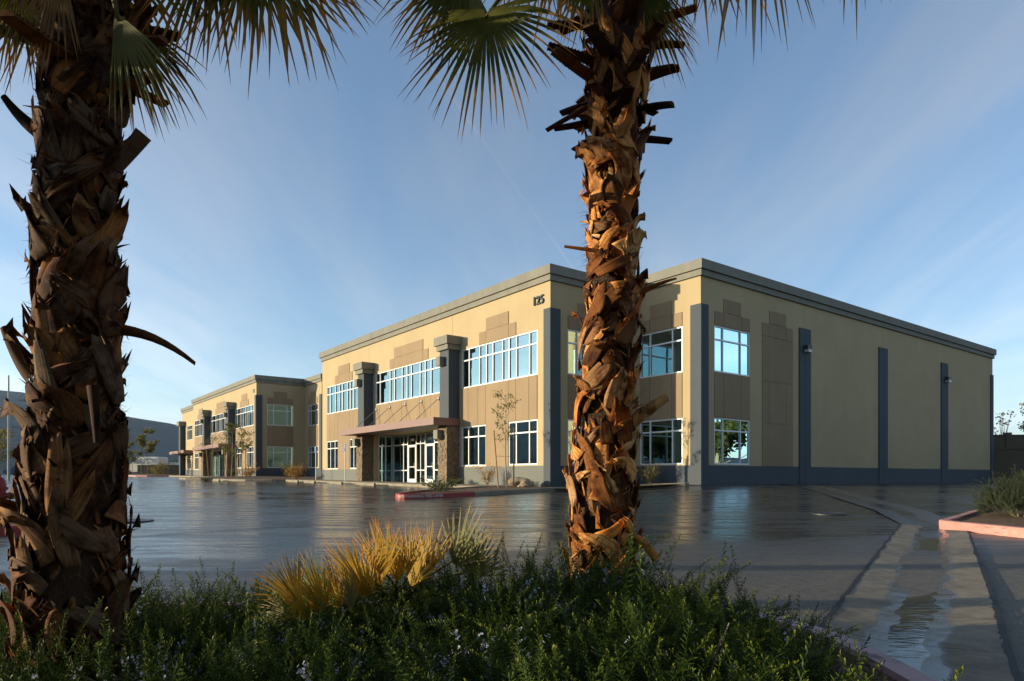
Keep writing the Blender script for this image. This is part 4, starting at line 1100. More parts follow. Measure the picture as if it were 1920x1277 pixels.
def crown(root, top, n, Rr, plen, seed, mat, lo=-.1, hi=1.3, avoid=None):
    r = random.Random(seed)
    for k in range(n):
        w = k * 2.39996 + r.uniform(-.3, .3); el = lo + (hi - lo) * (k + .5) / n
        d = Vector((math.cos(w) * math.cos(el), math.sin(w) * math.cos(el), math.sin(el)))
        if avoid and avoid(w, el): continue
        hub = top + d * plen * r.uniform(.85, 1.15); axd = (d + Vector((0, 0, -.35))).normalized()
        nrm = Vector((-d.x * .3, -d.y * .3, 1.0)); nrm = (nrm - axd * nrm.dot(axd)).normalized()
        frond(root, top + d * .12, hub, axd, nrm, Rr * r.uniform(.9, 1.1), R(165), 34, .16, seed * 100 + k, mat)
fc = lambda a, b, Y: (at(*b, Y) - at(*a, Y))

# near palm on the left
YL = 3.3
def axis_pts(l, Y): return [(p.z, p.x, p.y) for p in (at(px, py, Y) for px, py in l)]
ctl = sorted(axis_pts([(138, 1262), (140, 1000), (146, 700), (146, 420), (158, 200), (165, 40), (172, -160)], YL))
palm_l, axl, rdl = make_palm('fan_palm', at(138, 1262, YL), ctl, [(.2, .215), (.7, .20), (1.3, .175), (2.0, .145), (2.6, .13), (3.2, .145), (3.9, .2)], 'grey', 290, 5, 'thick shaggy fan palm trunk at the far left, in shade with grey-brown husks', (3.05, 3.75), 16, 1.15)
# tall palm right of centre
YR = 4.5
ctr = sorted(axis_pts([(1120, 1140), (1128, 1000), (1138, 760), (1146, 560), (1148, 400), (1152, 260), (1162, 120), (1168, -40), (1170, -180)], YR))
palm_r, axr, rdr = make_palm('fan_palm', at(1120, 1140, YR), ctr, [(.3, .205), (1.0, .185), (1.8, .155), (2.5, .14), (3.0, .128), (3.5, .15), (4.2, .20), (4.9, .23)], 'warm', 290, 9, 'sunlit fan palm with orange-brown leaf bases in front of the building corner', (3.45, 4.75), 46)
# loose straps that stand off the trunks
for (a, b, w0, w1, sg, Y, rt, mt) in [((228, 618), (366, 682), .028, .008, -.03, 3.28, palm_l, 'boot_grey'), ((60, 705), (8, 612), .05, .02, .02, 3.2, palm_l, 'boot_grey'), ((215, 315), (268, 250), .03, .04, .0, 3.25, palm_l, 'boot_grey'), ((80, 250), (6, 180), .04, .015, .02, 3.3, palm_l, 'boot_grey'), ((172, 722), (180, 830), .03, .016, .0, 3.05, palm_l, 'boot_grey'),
        ((1195, 552), (1268, 522), .022, .006, -.01, 4.45, palm_r, 'boot_warm'), ((1185, 790), (1252, 745), .05, .03, .0, 4.45, palm_r, 'boot_warm'), ((1190, 1005), (1230, 1050), .02, .03, -.02, 4.4, palm_r, 'boot_warm'), ((1120, 470), (1058, 462), .014, .008, .0, 4.4, palm_r, 'boot_warm'), ((1100, 200), (1024, 244), .016, .016, .0, 4.4, palm_r, 'boot_warm')]:
    strap(rt, at(*a, Y), at(*b, Y), w0, w1, sg, M[mt])
tl = axl(ctl[-1][0]); trr = axr(ctr[-1][0])
def fr(root, top, hub, tip, Y, spread, nseg, droop, seed, mat, Rr=None, face=Vector((0, -1, .15)), **k):
    h = at(*hub, Y); a = at(*tip, Y) - h; n = face - a.normalized() * face.dot(a.normalized())
    frond(root, top, h, a, n.normalized(), Rr or a.length, R(spread), nseg, droop, seed, M[mat], **k)
# fronds that hang into the picture
fr(palm_r, trr, (912, 18), (893, 212), 4.25, 200, 38, .11, 1, 'frond', .72, Vector((-.35, -1, .15)), split=.34)
fr(palm_r, trr, (868, -70), (752, 45), 4.35, 110, 24, .16, 2, 'frond', .62, Vector((.3, -1, .3)))
fr(palm_r, trr, (1205, 10), (1300, 132), 4.7, 60, 15, .22, 3, 'frond', .50, Vector((-.5, -1, .2)))
fr(palm_r, trr, (1210, -15), (1318, 60), 4.75, 56, 12, .34, 4, 'frond', .48, Vector((-.2, -.7, .6)))
fr(palm_r, trr, (1115, -60), (1062, 95), 4.85, 55, 12, .1, 5, 'frond', .55, Vector((.3, -1, .2)))
fr(palm_r, trr, (1420, -235), (1425, 55), 4.3, 64, 20, .10, 6, 'frond', 1.0, Vector((0, -1, .1)))
fr(palm_r, trr, (1600, -260), (1604, 5), 4.3, 44, 12, .10, 7, 'frond', .93, Vector((0, -1, .1)))
fr(palm_r, trr, (1010, -120), (1015, 30), 4.4, 70, 16, .1, 8, 'frond', .5, Vector((0, -1, .1)))
fr(palm_l, tl, (222, 48), (330, 225), 3.35, 66, 17, .10, 11, 'frond', .58, Vector((-.5, -1, .2)))
fr(palm_l, tl, (505, -150), (520, 140), 3.2, 128, 26, .14, 12, 'frond', .72, Vector((0, -1, .2)))
fr(palm_l, tl, (395, -120), (330, 110), 3.25, 60, 14, .10, 13, 'frond', .64, Vector((.2, -1, .2)))
fr(palm_l, tl, (95, -30), (15, 130), 3.4, 70, 18, .12, 14, 'frond', .52, Vector((.4, -1, .3)))
fr(palm_l, tl, (60, 30), (-40, 60), 3.2, 80, 16, .10, 15, 'frond_dead', .40, Vector((.2, -1, .6)))
fr(palm_l, tl, (20, -80), (-30, 60), 3.3, 90, 20, .12, 16, 'frond', .5, Vector((.2, -1, .4)))
fr(palm_r, trr, (1190, -40), (1285, 95), 4.35, 70, 16, .30, 31, 'frond', .50, Vector((-.4, -1, .2)))
fr(palm_r, trr, (1180, -70), (1240, 90), 4.9, 70, 16, .16, 32, 'frond_olive', .55, Vector((-.2, -1, .1)))
fr(palm_r, trr, (1100, -80), (1085, 80), 4.2, 60, 14, .14, 33, 'frond', .5, Vector((.3, -1, .2)))
fr(palm_r, trr, (880, -40), (800, 90), 4.5, 120, 26, .12, 34, 'frond_olive', .6, Vector((.1, -1, .2)))
fr(palm_l, tl, (215, 20), (285, 205), 3.1, 60, 15, .12, 35, 'frond_olive', .52, Vector((-.3, -1, .1)))
fr(palm_l, tl, (235, 40), (345, 160), 3.5, 50, 13, .22, 36, 'frond', .55, Vector((-.5, -.8, .5)))
fr(palm_l, tl, (110, -60), (60, 70), 3.0, 80, 18, .14, 37, 'frond_dead', .4, Vector((.3, -1, .3)))
fr(palm_l, tl, (40, -40), (20, 90), 3.1, 70, 16, .12, 38, 'frond', .42, Vector((.3, -1, .3)))
fr(palm_l, tl, (470, -130), (430, 90), 3.35, 80, 18, .12, 39, 'frond', .58, Vector((0, -1, .2)))
crown(palm_l, tl + Vector((0, 0, .15)), 40, .8, .85, 21, M['frond'], .12, 1.35, lambda w, el: math.sin(w) < -.35 and el < .5)
crown(palm_r, trr + Vector((0, 0, .15)), 40, .85, .95, 22, M['frond'], .12, 1.35, lambda w, el: math.sin(w) < -.2 and el < .6)

# ------------------------------------------------------------------ dwarf fan palm, golden
dw = empty('dwarf_fan_palm', (-.72, 4.35, .2), 0, 'low golden-leaved dwarf fan palm growing out of the rosemary in front', 'palm')
rd_ = random.Random(4)
p = MB(); p.tube([(0, 0, -.1), (0.02, 0, .12), (.0, .02, .25)], [.09, .10, .06], 10); p.build('trunk', M['fibre'], dw, smooth=True)
fans = [((745, 1092), (720, 965), 3.95, 120, 'frond_gold', .44), ((672, 1100), (640, 1005), 3.9, 115, 'frond_gold', .37), ((800, 1080), (812, 985), 4.0, 95, 'frond_gold', .36), ((852, 1062), (885, 966), 3.95, 125, 'frond_olive', .40),
        ((560, 1130), (500, 1055), 3.75, 95, 'frond_gold', .34), ((640, 1140), (590, 1060), 3.7, 110, 'frond_gold', .33), ((705, 1115), (690, 1020), 4.15, 120, 'frond_gold', .40), ((600, 1120), (575, 1035), 4.1, 120, 'frond_olive', .34),
        ((770, 1075), (775, 985), 4.3, 130, 'frond_gold', .36), ((545, 1150), (500, 1160), 3.65, 90, 'frond_olive', .28),
        ((720, 1085), (700, 975), 3.8, 100, 'frond_gold', .38), ((770, 1100), (790, 1000), 3.75, 110, 'frond_gold', .36), ((690, 1120), (650, 1030), 3.6, 110, 'frond_gold', .32), ((610, 1150), (560, 1080), 3.55, 110, 'frond_gold', .32), ((580, 1165), (530, 1110), 3.5, 100, 'frond_gold', .30), ((880, 1085), (915, 1010), 3.85, 110, 'frond_olive', .34), ((660, 1145), (640, 1065), 3.5, 110, 'frond_olive', .28)]
for i, (h, t_, Y_, spr, mt, Rr_) in enumerate(fans):
    hp = at(*h, Y_); a = at(*t_, Y_) - hp + Vector((0, rd_.uniform(-.06, .06), 0)); fcv = Vector((rd_.uniform(-1.2, -.2), -.8, rd_.uniform(-.1, .6)))
    n = fcv - a.normalized() * fcv.dot(a.normalized())
    frond(dw, Vector((-.72 + rd_.uniform(-.05, .05), 4.35, .38)), hp, a, n.normalized(), Rr_, R(spr), 19, .04, 60 + i, M[mt], .006, .26, wsc=1.55)

# ------------------------------------------------------------------ rosemary
def sprig_proto(seed, nn=66, Ln=.24, leaf=.026):
    r = np.random.default_rng(seed); VV = []; FF = []; AL = []
    b1, b2 = r.uniform(-.6, .6, 2)
    def stem(f): return np.array([b1 * Ln * f * f, b2 * Ln * f * f, Ln * f])
    segs = 5
    for k in range(segs + 1):
        c = stem(k / segs)
        for j in range(3):
            w = 2.094 * j; rr = .0016 * (1.2 - k / segs); VV.append(c + np.array([rr * math.cos(w), rr * math.sin(w), 0])); AL.append(.2)
    for k in range(segs):
        for j in range(3): FF.append((k * 3 + j, k * 3 + (j + 1) % 3, k * 3 + 3 + (j + 1) % 3, k * 3 + 3 + j))
    for i in range(nn):
        f = .05 + .95 * i / (nn - 1); c = stem(f); w = i * 2.4 + r.uniform(-.3, .3); el = .10 + .35 * f + .75 * max(0, f - .8) / .2 + r.uniform(-.2, .25)
        d = np.array([math.cos(w) * math.cos(el), math.sin(w) * math.cos(el), math.sin(el)]); s = np.array([-math.sin(w), math.cos(w), 0])
        l = leaf * r.uniform(.75, 1.2) * (1 - .4 * max(0, f - .75) / .25); wd = .0025
        k = len(VV); m = c + d * l * .55 + np.array([0, 0, .002])
        VV += [c, m - s * wd, c + d * l, m + s * wd]; AL += [f * .6, f * .8, f, f * .8]; FF.append((k, k + 1, k + 2, k + 3))
    return np.array(VV), np.array(FF), np.array(AL)
SPR = [sprig_proto(s, 104 + 8 * (s % 3), .20 + .04 * (s % 5)) for s in range(10)]
def flower_proto(seed):
    r = np.random.default_rng(seed); VV = []; FF = []
    for i in range(13):
        f = r.uniform(.5, .9); w = r.uniform(0, 6.28); c = np.array([.013 * math.cos(w), .013 * math.sin(w), .24 * f]); d = r.normal(size=3); d /= np.linalg.norm(d); e = np.cross(d, [0.3, .5, .8]); e /= np.linalg.norm(e); s = .0075
        k = len(VV); VV += [c - d * s - e * s * .6, c + d * s - e * s * .6, c + d * s + e * s * .6, c - d * s + e * s * .6]; FF.append((k, k + 1, k + 2, k + 3))
    return np.array(VV), np.array(FF)
FLW = [flower_proto(s) for s in range(5)]
def rot_to(d, spin):
    d = d / np.linalg.norm(d); a = np.cross(d, [.31, .83, .2]); a /= np.linalg.norm(a); b = np.cross(d, a)
    c, s = math.cos(spin), math.sin(spin)
    return np.stack([a * c + b * s, -a * s + b * c, d], 1)
def scatter(plist, protos):
    """plist of (pos, dir, spin, scale, proto index) -> V, F, along"""
    Vs, Fs, As = [], [], []; off = 0
    for pos, d, spin, sc, k in plist:
        pr = protos[k]; v = (pr[0] * sc) @ rot_to(d, spin).T + pos
        Vs.append(v); Fs.append(pr[1] + off); off += len(v); As.append(pr[2] if len(pr) > 2 else np.zeros(len(v)))
    return np.concatenate(Vs), np.concatenate(Fs), np.concatenate(As)
def ztop(x, y):
    e = np.interp(x, [-4.0, -3.0, -2.3, -1.6, -.9, -.2, .5, 1.0, 1.35, 1.75, 2.0], [.26, .25, .25, .38, .50, .53, .58, .48, .30, .12, .04])
    e = e * np.interp(y, [1.2, 2.2, 3.2, 4.0, 4.4, 4.7], [.85, .92, 1.0, 1.0, .85, .45])
    e = e - .11 * sstep(-1.9, -1.4, x) * (1 - sstep(-.45, 0, x)) * (1 - sstep(4.0, 4.3, y))
    return e * (1 + .32 * mnoise.noise((x * 1.9, y * 1.9, 8.0))) + .035 * mnoise.noise((x * 5, y * 5, 2.0))
bush_c = [(-3.2, 3.2), (-2.45, 2.5), (-2.35, 3.9), (-1.55, 3.0), (-1.0, 2.2), (-1.2, 3.9), (-.35, 2.9), (.1, 2.1), (.15, 3.8), (.75, 2.8), (1.15, 3.7), (1.3, 2.1), (1.62, 3.2)]
bush_lab = ['rosemary bush behind the leftmost palm trunk', 'rosemary bush around the foot of the left palm trunk, bottom left corner', 'rosemary bush just right of the left palm trunk against the wet asphalt', 'rosemary bush in front of the left end of the golden dwarf palm',
            'rosemary bush at the bottom edge below the golden dwarf palm', 'flowering rosemary bush wrapped round the golden dwarf palm', 'flowering rosemary bush between golden dwarf palm and the sunlit palm trunk', 'rosemary bush at the bottom edge below the sunlit palm trunk', 'rosemary bush hiding the foot of the sunlit palm trunk',
            'dark rosemary bush in front and right of the sunlit palm trunk', 'rosemary bush spilling right from the sunlit palm over the asphalt', 'dark rosemary bush at the bottom edge left of the curved curb', 'low dark rosemary bush beside the curved mauve curb']
plants = {i: [] for i in range(len(bush_c))}; flw = {i: [] for i in range(len(bush_c))}
cnt = 0
while cnt < 6600:
    y = rng.uniform(1.45, 4.7); x = rng.uniform(-4.2, 2.0)
    if abs(x) > .80 * y + .35: continue
    xe = (1.50 if y < 4.2 else 1.50 - (y - 4.2) * 1.4) - max(0, 3.3 - y) * .12
    if x > xe: continue
    if y > 4.55 and x < -.4: continue
    if ((x + 2.14) ** 2 + (y - 3.3) ** 2) < .05 or ((x - .58) ** 2 + (y - 4.5) ** 2) < .04: continue
    i = min(range(len(bush_c)), key=lambda k: (bush_c[k][0] - x) ** 2 + (bush_c[k][1] - y) ** 2)
    zt = ztop(x, y); depth = rng.random() ** 1.6
    z = Hf(x, y) + .12 + (zt - .12 - .1) * (1 - .75 * depth) - .10
    z = max(z, Hf(x, y) + .1)
    c = bush_c[i]; dx, dy = x - c[0], y - c[1]
    d = np.array([dx * .9 + rng.normal() * .5, dy * .9 + rng.normal() * .5, .9])
    if rng.random() < .12: d[2] = .25
    sc = rng.uniform(.7, 1.25) * (1.25 if rng.random() < .08 else 1)
    pos = np.array([x, y, z]); k = int(rng.integers(len(SPR))); sp = rng.uniform(0, 6.28)
    plants[i].append((pos, d, sp, sc, k)); cnt += 1
    fl_p = (.42 if i in (5, 6) else (.25 if i in (2, 3, 8) else .06)) * (1.5 if mnoise.noise((x * 3.5, y * 3.5, 4)) > .12 else .12)
    if depth < .5 and rng.random() < fl_p: flw[i].append((pos, d, sp, sc, int(rng.integers(len(FLW)))))
for i, c in enumerate(bush_c):
    root = empty('rosemary_bush', (c[0], c[1], Hf(*c) + .1), 0, bush_lab[i], 'shrub', 'rosemary bushes on the near planting island')
    off = np.array(root.location)
    v, f, a = scatter(plants[i], SPR); link('foliage', np_mesh('foliage', v - off, f, M['rosemary'], a), root)
    if flw[i]:
        v, f, a = scatter(flw[i], FLW); link('flowers', np_mesh('flowers', v - off, f, M['flower'], a), root)['kind'] = 'stuff'
    st = MB(); r = random.Random(i)
    for k in range(26):
        w = r.uniform(0, 6.28); q = r.uniform(.1, .45); h = (ztop(c[0], c[1]) - .15) * r.uniform(.6, .95)
        st.tube([(0.05 * math.cos(w), .05 * math.sin(w), -.05), (q * .5 * math.cos(w), q * .5 * math.sin(w), h * .55), (q * math.cos(w), q * math.sin(w), h)], [.009, .006, .003], 5, False)
    st.build('branches', M['paletrunk'], root)
# shrub on the pink-kerbed island
for (c, n_, lab, rr) in (((9.75, 12.95), 700, 'grey-green shrub on the pink-curbed island at the right edge', .62), ((10.75, 13.6), 800, 'taller grey-green shrub at the right picture edge behind the pink curb', .8)):
    root = empty('grey_shrub', (c[0], c[1], Hf(*c) + .12), 0, lab, 'shrub', 'shrubs on the pink-curbed island'); pts = []
    for k in range(n_):
        w = rng.uniform(0, 6.28); q = math.sqrt(rng.random()); x, y = rr * q * math.cos(w), rr * q * math.sin(w); h = rr * .9 * (1 - q * q) ** .5 * rng.uniform(.25, 1) + .03
        pts.append((np.array([x, y, h]), np.array([x * .9 + rng.normal() * .3, y * .9 + rng.normal() * .3, .9]), rng.uniform(0, 6.28), rng.uniform(.8, 1.35), int(rng.integers(len(SPR)))))
    v, f, a = scatter(pts, SPR); link('foliage', np_mesh('foliage', v, f, M['rosemary_grey'], a), root)
    st = MB(); r = random.Random(3)
    for k in range(14):
        w = r.uniform(0, 6.28); st.tube([(0, 0, -.05), (rr * .4 * math.cos(w), rr * .4 * math.sin(w), rr * .3), (rr * .7 * math.cos(w), rr * .7 * math.sin(w), rr * .55)], [.014, .009, .004], 5, False)
    st.build('branches', M['paletrunk'], root)

# ------------------------------------------------------------------ young staked trees
def leaf_cloud(pts, size, seed, n_per=1, mat=None, name='crown'):
    r = np.random.default_rng(seed); VV = []; FF = []; AL = []
    for p in pts:
        for _ in range(n_per):
            d = r.normal(size=3); d /= np.linalg.norm(d); e = np.cross(d, r.normal(size=3)); e /= np.linalg.norm(e); s = size * r.uniform(.6, 1.3)
            c = np.array(p) + r.normal(size=3) * size * .9; k = len(VV); h = np.cross(d, e) * s * .25
            VV += [c - d * s, c - e * s * .42 + h, c + d * s, c + e * s * .42 + h]; AL += [.3, .5, .8, .5]; FF.append((k, k + 1, k + 2, k + 3))
    return np_mesh(name, np.array(VV), np.array(FF), mat or M['treeleaf'], np.array(AL))
def young_tree_parts(seed, h, leaves, size=.055, stakes=True, mat=None):
    r = random.Random(seed); tr = MB(); pts = []
    lean = r.uniform(-.03, .03)
    main = [Vector((lean * h * f + .03 * math.sin(5 * f + seed), .02 * math.cos(4 * f), h * f)) for f in [k / 8 for k in range(9)]]
    tr.tube(main, [.030 * (1 - .8 * k / 8) + .004 for k in range(9)], 7)
    for k in range(15):
        f = r.uniform(.36, .95); b = main[0].lerp(main[-1], f); b = main[min(8, int(f * 8))].lerp(main[min(8, int(f * 8) + 1)], f * 8 % 1)
        w = r.uniform(0, 6.28); ln = h * r.uniform(.14, .30) * (1.15 - .6 * f); up = r.uniform(.55, 1.2)
        m = b + Vector((math.cos(w), math.sin(w), up)) * ln * .5; e = b + Vector((math.cos(w) * 1.05, math.sin(w) * 1.05, up * .95)) * ln
        tr.tube([b, m, e], [.011, .007, .003], 5, False)
        for q in range(leaves): g_ = r.uniform(.35, 1.05); pts.append(tuple(b.lerp(e, g_) + Vector((r.gauss(0, .05), r.gauss(0, .05), r.gauss(0, .05)))))
        for q in range(2):
            s0 = b.lerp(e, r.uniform(.4, .8)); e2 = s0 + Vector((r.uniform(-1, 1), r.uniform(-1, 1), r.uniform(.1, 1))) * ln * .4
            tr.tube([s0, e2], [.005, .002], 4, False)
            for z in range(leaves // 2): pts.append(tuple(s0.lerp(e2, r.uniform(.3, 1.1))))
    return tr, leaf_cloud(pts, size, seed, 3, mat)
def young_tree(loc, seed, h, leaves, label, stakes=True, rz=0, size=.055, mat=None):
    root = empty('young_tree', (loc[0], loc[1], Hf(*loc) + .09), rz, label, 'tree', 'young staked trees along the fronts')
    tr, cl = young_tree_parts(seed, h, leaves, size, stakes, mat)
    tr.build('trunk', M['paletrunk'], root, smooth=True); link('crown', cl, root)
    if stakes:
        for sx, dx in ((-.34, -.22), (.30, .02)):
            s_ = MB(); s_.tube([(sx, .05, -.2), (sx + dx * .95, .05, 2.45)], [.030, .028], 8); s_.build('stake', M['stake'], root)
        for z in (1.35, 2.05):
            s_ = MB(); s_.tube([(-.34 - .22 * z / 2.5, .05, z), (0, 0, z - .02), (.30 + .02 * z / 2.5, .05, z)], .008, 5); s_.build('tie', M['black'], root)
    return root
young_tree((-.23, 28.75), 3, 4.0, 5, 'bare young tree between two stakes by the building corner', True, 0)
young_tree(td(33.5, -4.6), 5, 4.3, 8, 'staked young tree with olive leaves before the second building, nearer the camera', True, .4, .08)
young_tree(td(30.6, -4.6), 8, 3.9, 8, 'thin young tree before the dark notch of the second building', True, 1.0, .07)
young_tree(td(41.3, -4.2), 9, 4.4, 4, 'bare pale-stemmed young tree at the corner of the second building', True, .1)
young_tree(td(74.5, -4.6), 12, 6.2, 18, 'leafy olive young tree at the left end of the second building', True, .2, .13)
young_tree(td(81, -5.4), 13, 4.5, 12, 'young tree beside the farthest building canopy', True, .2, .12)
# ---- low shrubs along the walls
def shrub(name, loc, r_, h, seed, mat, label, n=420, size=.045, cat='shrub', lift=.1):
    root = empty(name, (loc[0], loc[1], Hf(*loc) + lift), 0, label, cat, 'shrubs planted along the building fronts'); q = np.random.default_rng(seed); pts = []; st = MB()
    for k in range(12):
        w = q.uniform(0, 6.28); e = Vector((math.cos(w) * r_ * q.uniform(.3, .9), math.sin(w) * r_ * q.uniform(.3, .9), h * q.uniform(.6, 1.0)))
        st.tube([(0, 0, -.06), tuple(e * .5 + Vector((0, 0, h * .1))), tuple(e)], [.012, .008, .003], 5, False)
        for _ in range(n // 12):
            f = q.uniform(.25, 1.08); p = e * f; pts.append((p.x + q.normal() * r_ * .16, p.y + q.normal() * r_ * .16, max(.02, p.z + q.normal() * h * .10)))
    st.build('branches', M['paletrunk'], root); link('crown', leaf_cloud(pts, size, seed, 1, mat), root)
    return root
shrub('dry_shrub', td(3.75, -.75), .55, .95, 1, M['bushgold'], 'golden autumn shrub below the wall left of the staked tree', 460)
shrub('green_shrub', td(1.6, -.7), .5, .36, 2, M['bushgreen'], 'low dark green shrub between the boulder and the staked tree', 380)
shrub('green_shrub', td(6.4, -.8), .5, .3, 3, M['bushgreen'], 'low dark green shrub beside the stone entrance column', 300)
shrub('olive_shrub', td(-2.35, 3.75), .65, .95, 4, M['olivebush'], 'olive-yellow shrub under the recessed corner windows right of the palm', 620)
shrub('olive_shrub', td(-.55, 1.3), .5, .95, 6, M['bushgold'], 'orange shrub against the shaded wall left of the palm trunk', 420)
shrub('green_shrub', td(-1.7, -6.7), .75, .45, 5, M['bushgreen'], 'dark green ground shrub on the red-curbed island nose', 700)
shrub('dry_shrub', td(27.5, -1.5), .9, 1.1, 7, M['bushgold'], 'rusty orange shrub beside the left end of the numbered building', 500, .07)
shrub('dry_shrub', td(37.9, 1.6), 1.0, 1.3, 8, M['olivebush'], 'olive shrub in the dark notch of the second building', 420, .09)
shrub('dry_shrub', td(41.8, -.9), 1.1, 1.0, 9, M['bushgold'], 'brown shrub at the foot of the second building corner', 420, .09)
shrub('green_shrub', td(46.5, -1.0), .7, .9, 10, M['bushgreen'], 'dark green clipped shrub under the second building lower windows', 420, .07)
shrub('dry_shrub', td(72.5, -3.4), 1.4, 1.6, 11, M['olivebush'], 'olive shrub at the left end of the second building', 420, .12)
shrub('green_shrub', td(28.9, -7.6), .5, .28, 12, M['bushgreen'], 'tiny dark shrub alone on the asphalt edge before the second building', 200, .06, lift=-.02)
shrub('green_shrub', (-9.6, 11.6), .9, .4, 13, M['bushgreen'], 'low green shrub beside the red hydrant', 600, .05)
# ---- boulder
bm = bmesh.new(); bmesh.ops.create_icosphere(bm, subdivisions=3, radius=.42)
for v in bm.verts:
    v.co *= 1 + .35 * mnoise.fractal(v.co * 2.4 + Vector((3, 1, 2)), 1.0, 2.0, 3); v.co.z *= .68; v.co.x *= 1.25
me = bpy.data.meshes.new('boulder'); bm.to_mesh(me); bm.free(); me.materials.append(M['rock'])
p = td(.75, -1.0); tag(link('boulder', me, None, (p[0], p[1], Hf(*p) + .24)), 'tan landscape boulder at the foot of the building corner', 'rock')
# ---- wheel stops
for i, (t, d, lab) in enumerate([(22.9, -3.35, 'concrete wheel stop nearest the left end of the numbered building'), (19.9, -3.35, 'concrete wheel stop in front of the left entrance column'), (11.3, -3.35, 'concrete wheel stop in front of the glass entrance doors'), (15.6, -3.35, 'concrete wheel stop between the left column and the doors'), (28.4, -3.1, 'concrete wheel stop past the end of the numbered building'), (31.2, -6.3, 'farthest concrete wheel stop beside the planted strip')]):
    mb = MB(); w = .92
    mb.hexa([(-w, -.08, -.03), (w, -.08, -.03), (w, .08, -.03), (-w, .08, -.03), (-w + .05, -.05, .14), (w - .05, -.05, .14), (w - .05, .05, .14), (-w + .05, .05, .14)])
    p = td(t, d); o = mb.build('wheel_stop', M['concrete'], None, (p[0], p[1], Hf(*p)), math.atan2(U.y, U.x), bevel=.012); tag(o, lab, 'wheel stop', 'concrete wheel stops before the sidewalk')
# ---- parking signs on posts
for i, (t, d, lab) in enumerate([(25.0, -1.0, 'thin post with small blue parking sign at the left end of the numbered building'), (19.3, -1.2, 'thin post with small blue parking sign before the left stone column')]):
    p = td(t, d); root = empty('sign_post', (p[0], p[1], Hf(*p) + .12), math.atan2(-U.y, -U.x), lab, 'sign', 'accessible parking signs')
    m = MB(); m.tube([(0, 0, -.1), (0, 0, 2.45)], .03, 8); m.build('post', M['signwhite'], root)
    m = MB(); m.box(-.15, .15, -.045, -.032, 1.95, 2.42); pn = m.build('sign_plate', M['signblue'], root)
    m = MB(); m.lathe([(0, 0), (.032, 0), (.032, .002), (0, .002)], (0, 0, 0), 10); q = m.build('symbol', M['signwhite'], pn, (0, -.047, 2.34)); q.rotation_euler = (R(90), 0, 0)
    m = MB(); m.box(-.012, .012, -.049, -.047, 2.16, 2.30); m.box(-.012, .06, -.0495, -.0475, 2.15, 2.17); m.build('symbol', M['signwhite'], pn)
# ---- hydrant
p = (-9.55, 12.55); hy = empty('fire_hydrant', (p[0], p[1], Hf(*p) + .12), 0, 'red fire hydrant on the left island, half hidden by the palm trunk', 'hydrant')
m = MB(); m.lathe([(.16, 0), (.16, .05), (.11, .06), (.105, .50), (.14, .51), (.14, .56), (.115, .57), (.11, .66), (.06, .74), (.03, .75), (.03, .80), (0, .80)], n=20); m.build('barrel', M['hydrant'], hy, smooth=False)
for w, rr in ((0, .055), (math.pi, .055), (-math.pi / 2, .075)):
    m = MB(); m.lathe([(rr, 0), (rr, .10), (rr * 1.25, .10), (rr * 1.25, .15), (.02, .16), (.02, .19), (0, .19)], n=12); o = m.build('outlet', M['hydrant'], hy, (.09 * math.cos(w), .09 * math.sin(w), .40)); o.rotation_euler = (0, R(90), w)
# ---- covers in the asphalt
for (x, y, r_, lab) in ((-7.35, 12.95, .42, 'round manhole cover in the wet asphalt right of the left palm'), (7.27, 15.45, .38, 'round drain cover in the asphalt before the side wall')):
    z = max(Hf(x + a, y + b) for a in (-r_, r_) for b in (-r_, r_)) + .012
    z = Hf(x, y) + .016; slx = (Hf(x + .4, y) - Hf(x - .4, y)) / .8; sly = (Hf(x, y + .4) - Hf(x, y - .4)) / .8
    root = empty('manhole', (x, y, z), 0, lab, 'manhole', 'covers set in the parking lot')
    root.rotation_euler = (math.atan(sly), -math.atan(slx), 0)
    m = MB(); m.lathe([(r_ * .84, -.05), (r_ * .84, .006), (r_, .006), (r_, -.05)], n=28); m.build('rim', M['black'], root)
    m = MB(); m.lathe([(0, .003), (r_ * .81, .003), (r_ * .82, -.04)], n=28)
    m.build('cover', M['black'], root)
# ---- street lights far left
def street_light(x, y, h, arms, lab):
    root = empty('street_light', (x, y, Hf(x, y) - .05), 0, lab, 'street light', 'street lights at the far left')
    m = MB(); m.tube([(0, 0, 0), (0, 0, h * .5), (0, 0, h)], [.11, .085, .06], 10); m.build('pole', M['steel'], root)
    for sgn in arms:
        m = MB(); m.tube([(0, 0, h - .35), (sgn * .9, 0, h + .05), (sgn * 2.0, 0, h + .12)], [.04, .035, .03], 6); m.build('arm', M['steel'], root)
        m = MB(); m.hexa([(sgn * 1.95, -.12, h + .06), (sgn * 2.6, -.10, h + .08), (sgn * 2.6, .10, h + .08), (sgn * 1.95, .12, h + .06), (sgn * 1.95, -.1, h + .18), (sgn * 2.6, -.06, h + .14), (sgn * 2.6, .06, h + .14), (sgn * 1.95, .1, h + .18)]); m.build('lamp_head', M['steel'], root)
street_light(-44.8, 60, 9.3, (), 'tall bare pole standing left of the shaggy palm trunk')
street_light(-52, 72, 7.3, (-1,), 'shorter street light with one arm beside the tall bare pole')
